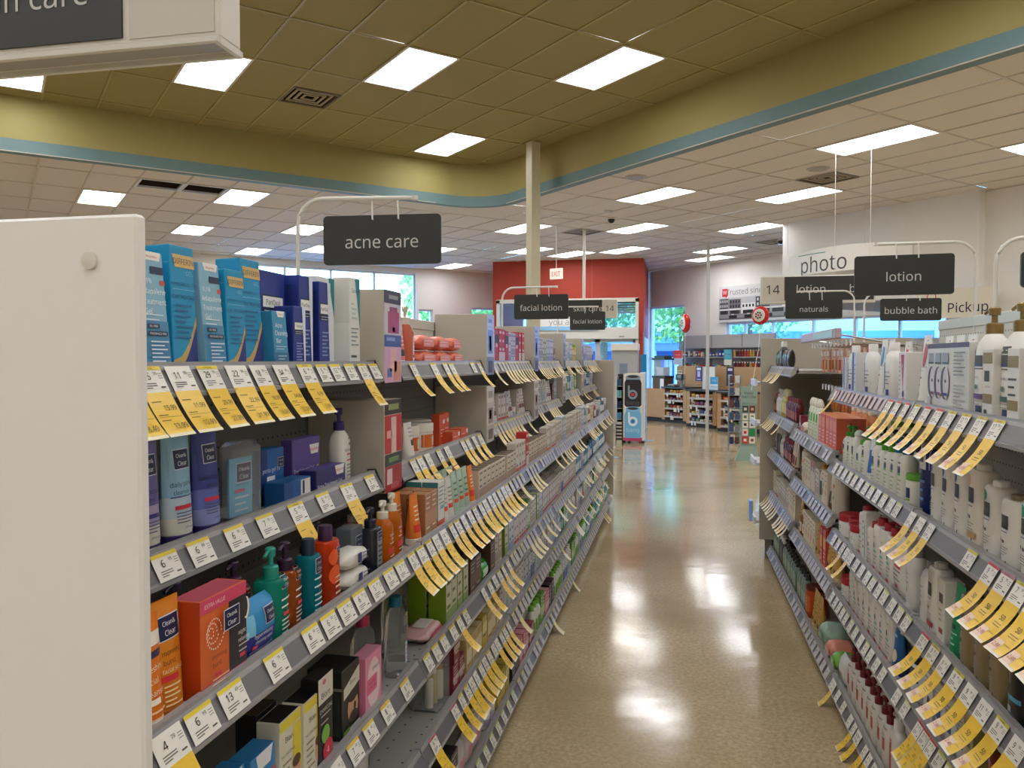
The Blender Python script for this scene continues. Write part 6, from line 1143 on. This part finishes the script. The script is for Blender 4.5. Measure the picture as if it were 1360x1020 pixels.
# fourth shelf
s = R[0][3]; w_ = W_(3, N_)
wb = lambda nm, c, h=.17: bottle('lotion_bottle', nm, .075, .055, h, 'd4d4d4', [('r',-.3,.3,.3,.5,c), GB(-.3,.3,.55,.7,3,'8a8c90')], cap='2a2c34', capk='flip', capf=.14, shape='square')
run(s, 2.12, 2.48, [(wb('white lotion bottle with black cap', '2a5a9a'), 3), (carton('lotion_carton', 'white and grey carton with black oval', .08, .06, .14, 'd0d0d0', [('e',.1,.4,.2,.16,'1c1c20'), GB(-.3,.3,.7,.9,3,'5a5a5c')], top='c8c4c0'), 1)], w_)
P_(s, ct('slim sage body cream carton', .06, .2, 'b0ac8c', 'c8c4a8', .05, .2, .4, '5a5840', side=[(0,1,0,1,'8a8450')]), 2.07, w_); tb = jar('body_cream_tub', 'white tub with rust lid', .14, .12, 'd4d0cc', 'a84028', [('r',-.2,.2,.3,.6,'26262a'), ('r',-.3,.3,.62,.68,'c84a3a'), ('r',-.45,.45,.1,.25,'b0a8c8')], lidf=.16); P_(s, tb, 1.93, w_); P_(s, tb, 1.78, w_); P_(s, tb, 1.62, w_)
P_(s, wb('white and lilac powder bottle', '9890b8'), 1.86, w_, .005) if 0 else None
s3 = s
for k in range(3): addtag(s, 2.37 - .055*k, 'long', price='7.99', off='20', off2='6', strip='d84a50', w=.05)
for k in range(6): addtag(s, 2.19 - .065*k, 'plain', price=random.choice(PR), strip='c8d060', w=.055)
s = R[1][3]; w_ = W_(3, LOT); run(s, 2.8, 3.5, [(euc('tall white lotion bottle with red cap', .21), 5), (euc('white lotion bottle, wide red cap', .18, .08), 3)], w_, rows=2); P_(s, tubep('lotion_tube', 'blue oat lotion tube', .075, .05, .21, '1c5c94', [('e',.1,.3,.2,.1,'e0d4b0'), GB(-.3,.3,.6,.75,2,'c8dcf0')], cap='1a3a70'), 2.76, w_); nj = jar('body_cream_tub', 'white tub with navy lid', .15, .125, 'd4d4d4', '14182c:.2', [('r',-.2,.25,.3,.65,'1c2848')], lidf=.24); P_(s, nj, 2.62, w_, .03); P_(s, ej, 3.58, w_); P_(s, ej, 3.67, w_, .1)
autotags(s, 2.5, 3.7, .08, .05, True, strip=('','d8d890'), w=.052)
# bottom decks
s = R[0][4]; w_ = W_(5, N_).replace('bottom deck', 'floor deck'); teal = bottle('body_wash_bottle', 'white body wash bottle, teal cap', .08, .055, .23, 'd0d0cc', [('r',-.2,.3,.3,.55,'4a4c50'), GB(-.2,.3,.6,.7,2,'8a8c90')], cap='104e6c', capk='flip', capf=.14); run(s, 1.7, 2.48, [(teal, 7)], w_, rows=2)
s2_ = R[1][4]; w_ = W_(5, LOT).replace('bottom deck', 'floor deck'); run(s2_, 2.52, 2.72, [(bottle('body_wash_bottle', 'white bottle with blue oval label', .085, .06, .22, 'd2d0ca', [('e',-.05,.5,.3,.1,'2a6a98'), GB(-.3,.3,.2,.35,3,'8a8c90')], cap='d8d4cc'), 2)], w_); P_(s2_, bottle('body_wash_bottle', 'white bottle with long red stripe', .075, .055, .22, 'd2d0ca', [('r',-.2,.15,.1,.7,'b84030')], cap='d8d4cc'), 2.79, w_)
run(s2_, 2.86, 3.52, [(bottle('lotion_bottle', 'white bottle with maroon pump', .075, .05, .22, 'd4d0c8', [('r',-.2,.2,.3,.5,'a83a34'), GB(-.2,.3,.55,.65,2,'8a8880')], cap='6a1420', capk='pump', capf=.28), 8)], w_, rows=2); P_(s2_, pouch('cotton_bag', 'white soft bag with grey print', .14, .07, .12, 'd8d6d0', [('r',-.3,.2,.2,.5,'8a8c90')], stand=True), 3.62, w_)
for q in (s, s2_): autotags(q, q['ys']+.05, q['ye']-.03, .12, 0, True, strip=('',), w=.05)
for y in (2.96, 3.02, 3.12, 3.2, 3.6): addtag(s2_, y, 'long', price='4.99', off='4', strip='', w=.045)
# ============ third right bay (naturals on hooks above)
T3 = RN[2]; r3 = R[2]
s = r3[0]; w_ = W_(0, T3).replace('top shelf', 'upper shelf')
run(s, 3.76, 4.25, [(carton('soap_carton', 'coral and orange kids soap carton', .085, .06, .16, 'd8684c', [('r',-.4,.4,.6,.9,'e89068'), GB(-.3,.3,.2,.5,4,'f8d8b0')], top='c8783a'), 5)], w_, rows=2); tip = bottle('lotion_bottle', 'white and green cone tipped bottle', .07, .05, .22, 'd8dcc8', [('r',-.3,.3,.45,.65,'4aa030'), GB(-.3,.3,.15,.4,4,'7ab850')], cap='d8d8c8', capk='dome', capf=.2, shape='slope'); run(s, 4.27, 4.6, [(tip, 4)], w_, rows=1); P_(s, pouch('wipes_pack', 'cream wipes pack with pink print', .13, .06, .07, 'd8c8b4', [('r',-.3,.3,.3,.7,'d88a80')]), 4.72, w_); run(s, 4.8, 4.92, [(K['maroon'],1)], w_); autotags(s, 3.76, 4.9, .09, 0, False, strip=('c8dce8',''))
otip = bottle('lotion_bottle', 'orange cone tipped baby bottle', .065, .05, .21, 'e09060', [('r',-.3,.3,.2,.5,'f0d8b0')], cap='e8d8c0', capk='dome', capf=.2, shape='slope')
for k in range(4): P_(s, otip, 3.85 + k*.12, w_, .16)
P_(s, jar('body_cream_tub', 'large white tub with green lid', .15, .15, 'd4d8cc', '3a6a24', [('r',-.3,.3,.2,.6,'8aa0a0')], lidf=.16), 3.82, w_, .26)
s = r3[1]; w_ = W_(1, T3).replace('second', 'middle'); nat = carton('soap_carton', 'cream botanical soap carton', .07, .055, .17, 'd8ccb0', [('e',-.1,.4,.2,.1,'c87050'), ('e',.15,.6,.15,.07,'7a9a50'), GB(-.3,.3,.75,.9,2,'6a5a40')]); run(s, 3.76, 4.9, [(bottle('lotion_bottle', 'cream floral body wash bottle', .12, .07, .225, 'd2c8b4', [('e',-.2,.5,.12,.05,'d87848'), ('e',.1,.35,.1,.04,'7aa058'), ('e',.2,.6,.1,.04,'d87848')], cap='c8bca4', shape='square'), 1), (tubep('tube', 'brown wood capped cream tube', .06, .045, .19, 'c8bca8', [('r',-.3,.3,.1,.5,'4a3a2a')], cap='7a5a3a', capf=.2), 1), (nat, 2), (bottle('lotion_bottle', 'white bottle with teal label, gold cap', .07, .05, .2, 'd0c8b8', [('r',-.4,.4,.2,.55,'1c4c50')], cap='b8842c', capk='dome', capf=.2), 1), (K['creamtall'], 2), (ct('cream carton with dark red cap', .06, .18, 'd4c8b4', 'b86048', .05, .8, 1), 2), (nat, 3)], w_); autotags(s, 3.76, 4.9, .09, 0, False, strip=('c8dce8',''))
s = r3[2]; w_ = W_(2, T3).replace('third', 'lower'); bees = tubep('tube', 'honey yellow cream tube', .07, .05, .2, 'c89c4c', [('e',.05,.25,.2,.06,'5a3a1c'), GB(-.3,.3,.5,.7,3,'7a5420')], cap='d8c090', capf=.12); run(s, 3.76, 4.9, [(bees, 3), (carton('soap_carton', 'red and cream soap carton', .07, .05, .19, 'c84038', [('r',-.4,.4,.5,.8,'e0a868'), GB(-.3,.3,.2,.4,3,'e8c8a8')]), 2), (bees, 2), (nat, 5), (K['ambbot'], 2)], w_); autotags(s, 3.76, 4.9, .085, 0, False, strip=('',))
s = r3[3]; w_ = 'floor deck of ' + T3
P_(s, pouch('cotton_bag', 'mint green cotton rounds bag', .15, .12, .12, 'a8ccb8:.35', [('r',-.3,.3,.3,.7,'8ab0a0')]), 4.1, w_); P_(s, pouch('cotton_bag', 'coral pink cotton pack', .16, .12, .09, 'e0907c:.35', [('r',-.3,.3,.3,.7,'e8b0a0')]), 3.92, w_); P_(s, pouch('cotton_bag', 'leafy green cotton pack', .12, .1, .08, '7ab84a:.35', [('r',-.3,.3,.3,.7,'b0d890')]), 3.79, w_)
run(s, 4.2, 4.44, [(bees, 4)], w_); P_(s, jar('body_cream_tub', 'orange powder tub', .12, .17, 'c04c1c', '5a2410', [('r',-.35,.35,.2,.7,'d06a34'), GB(-.2,.2,.3,.6,4,'e8b890')], lidf=.12), 4.56, w_); run(s, 4.64, 4.92, [(bottle('shampoo_bottle', 'grey green shampoo bottle', .065, .05, .2, '7a8c84:.3', [('r',-.35,.35,.2,.5,'a8b8a8')], cap='2c2c2c'), 4)], w_); autotags(s, 3.76, 4.92, .085, 0, False, strip=('',))
# hook bars with hanging packs
t = thing('hook_rail', 'long angled label rail over the hanging packs', 'rail', (.75, 4.5, 1.62)); b = MB(); b.box(-.03, .0, -.55, .5, -.02, .03, 'c0a8b0:.3', .004); b.build('rail', t); b = MB(); b.box(-.034, -.03, -.5, .05, -.012, .022, 'b8d8d4:.3'); b.build('label_strip', t)
for y in (-.5, .45): b = MB(); b.tube([(0, y, 0), (.34, y, -.06)], .005, 'c8c8c4:.3:1', 6); b.build('bracket', t)
ORP = ['c88a50','d8a070','b87040','d8b890','c87848','e0b080']
HK = 0
for lvl, (z, n, x) in enumerate(((1.565, 12, .80), (1.33, 9, .86))):
    for k in range(n):
        y = 4.88 - k*.095; t = thing('peg_hook', f'chrome peg hook on the third right bay, {["upper","lower"][lvl]} row, {ORD[k]} from far end', 'hook', (1.095, y, z), 0, 'peg hooks'); b = MB(); b.tube([(0, 0, 0), (x-1.095-.02, 0, .012), (x-1.095-.03, 0, .03)], .003, 'c8c8c4:.25:1', 6); b.box(-.004, 0, -.012, .012, -.02, .015, 'b8b8b4'); b.build('wire', t)
        b = MB(); b.box(x-1.095-.035, x-1.095-.032, -.016, .016, .0, .03, 'd8d4cc'); b.build('label_plate', t)
        if k % 4 == 3 and lvl == 0: continue
        for q in range(2):
            p = hangcard('hanging_pack', f'orange brown hanging pack, {["upper","lower"][lvl]} hooks', .07, .13, ORP[(k+q) % 6], [('r',-.4,.4,.7,.9,'e8d8c0'), GB(-.3,.3,.6,.66,1,'7a4a20')], blister=random.choice(['c86a34','b8803c','a85a30','d8c0a0'])); put(p, x + .02 + q*.05, y, z - .135, 'R', 'third right bay')
# ============ last right bay
T4 = RN[3]; r4 = R[3]
blk = pouch('hair_pack', 'black hair accessory pouch', .11, .05, .13, '241c1a:.3', [('r',-.3,.1,.1,.4,'8a8c90')], stand=True); whj = bottle('lotion_bottle', 'white topped dark bottle', .07, .05, .19, '3a302c:.3', [('r',-.3,.3,.2,.5,'6a6c70')], cap='d8d4cc', capf=.2)
run(r4[0], 5.35, 6.14, [(blk, 3), (whj, 2), (blk, 2)], W_(0, T4)); yel = bottle('oil_bottle', 'yellow olive oil style bottle', .08, .06, .2, 'b0a028:.2', [('r',-.35,.35,.2,.55,'d8d088')], cap='d8d4a8', capk='dome', capf=.25); mr_ = bottle('oil_bottle', 'dark maroon bottle', .06, .05, .16, '5a141c:.2', [('r',-.35,.35,.2,.5,'a86a6a')], cap='7a1c24'); clr = bottle('oil_bottle', 'clear and white spray bottle', .06, .05, .19, 'c8c8c0:.2', [('r',-.35,.35,.2,.5,'e0dcd4')], cap='d8d8d4', capk='pump', capf=.3)
run(r4[1], 5.0, 6.14, [(mr_, 7), (yel, 3), (clr, 4)], W_(1, T4)); run(r4[2], 5.0, 6.14, [(tubep('tube', 'brown capped cream tube', .06, .045, .17, 'c8b8a0', [('r',-.3,.3,.2,.5,'6a2a2a')], cap='5a3020'), 3), (mr_, 6), (clr, 2), (whj, 3)], W_(2, T4)); run(r4[3], 5.0, 6.14, [(nat, 4), (K['creamtall'], 8), (K['redwh'], 3)], W_(3, T4)); run(r4[4], 5.0, 6.14, [(bottle('shampoo_bottle', 'sage green shampoo bottle, black cap', .07, .05, .2, '6c8478:.3', [('r',-.35,.35,.2,.55,'a0b4a4'), ('r',-.35,-.2,.1,.2,'d0d040')], cap='1c1c1c', capk='pump', capf=.25), 8), (whj, 3)], 'floor deck of ' + T4)
for q, sh_ in ((0, .9), (1, .9), (2, 0), (3, .85), (4, 0)): autotags(r4[q], 5.42 if q < 2 else 5.0, 6.14, .085, sh_, False, strip=('c8dce8',''), w=.05)
finish_labels()
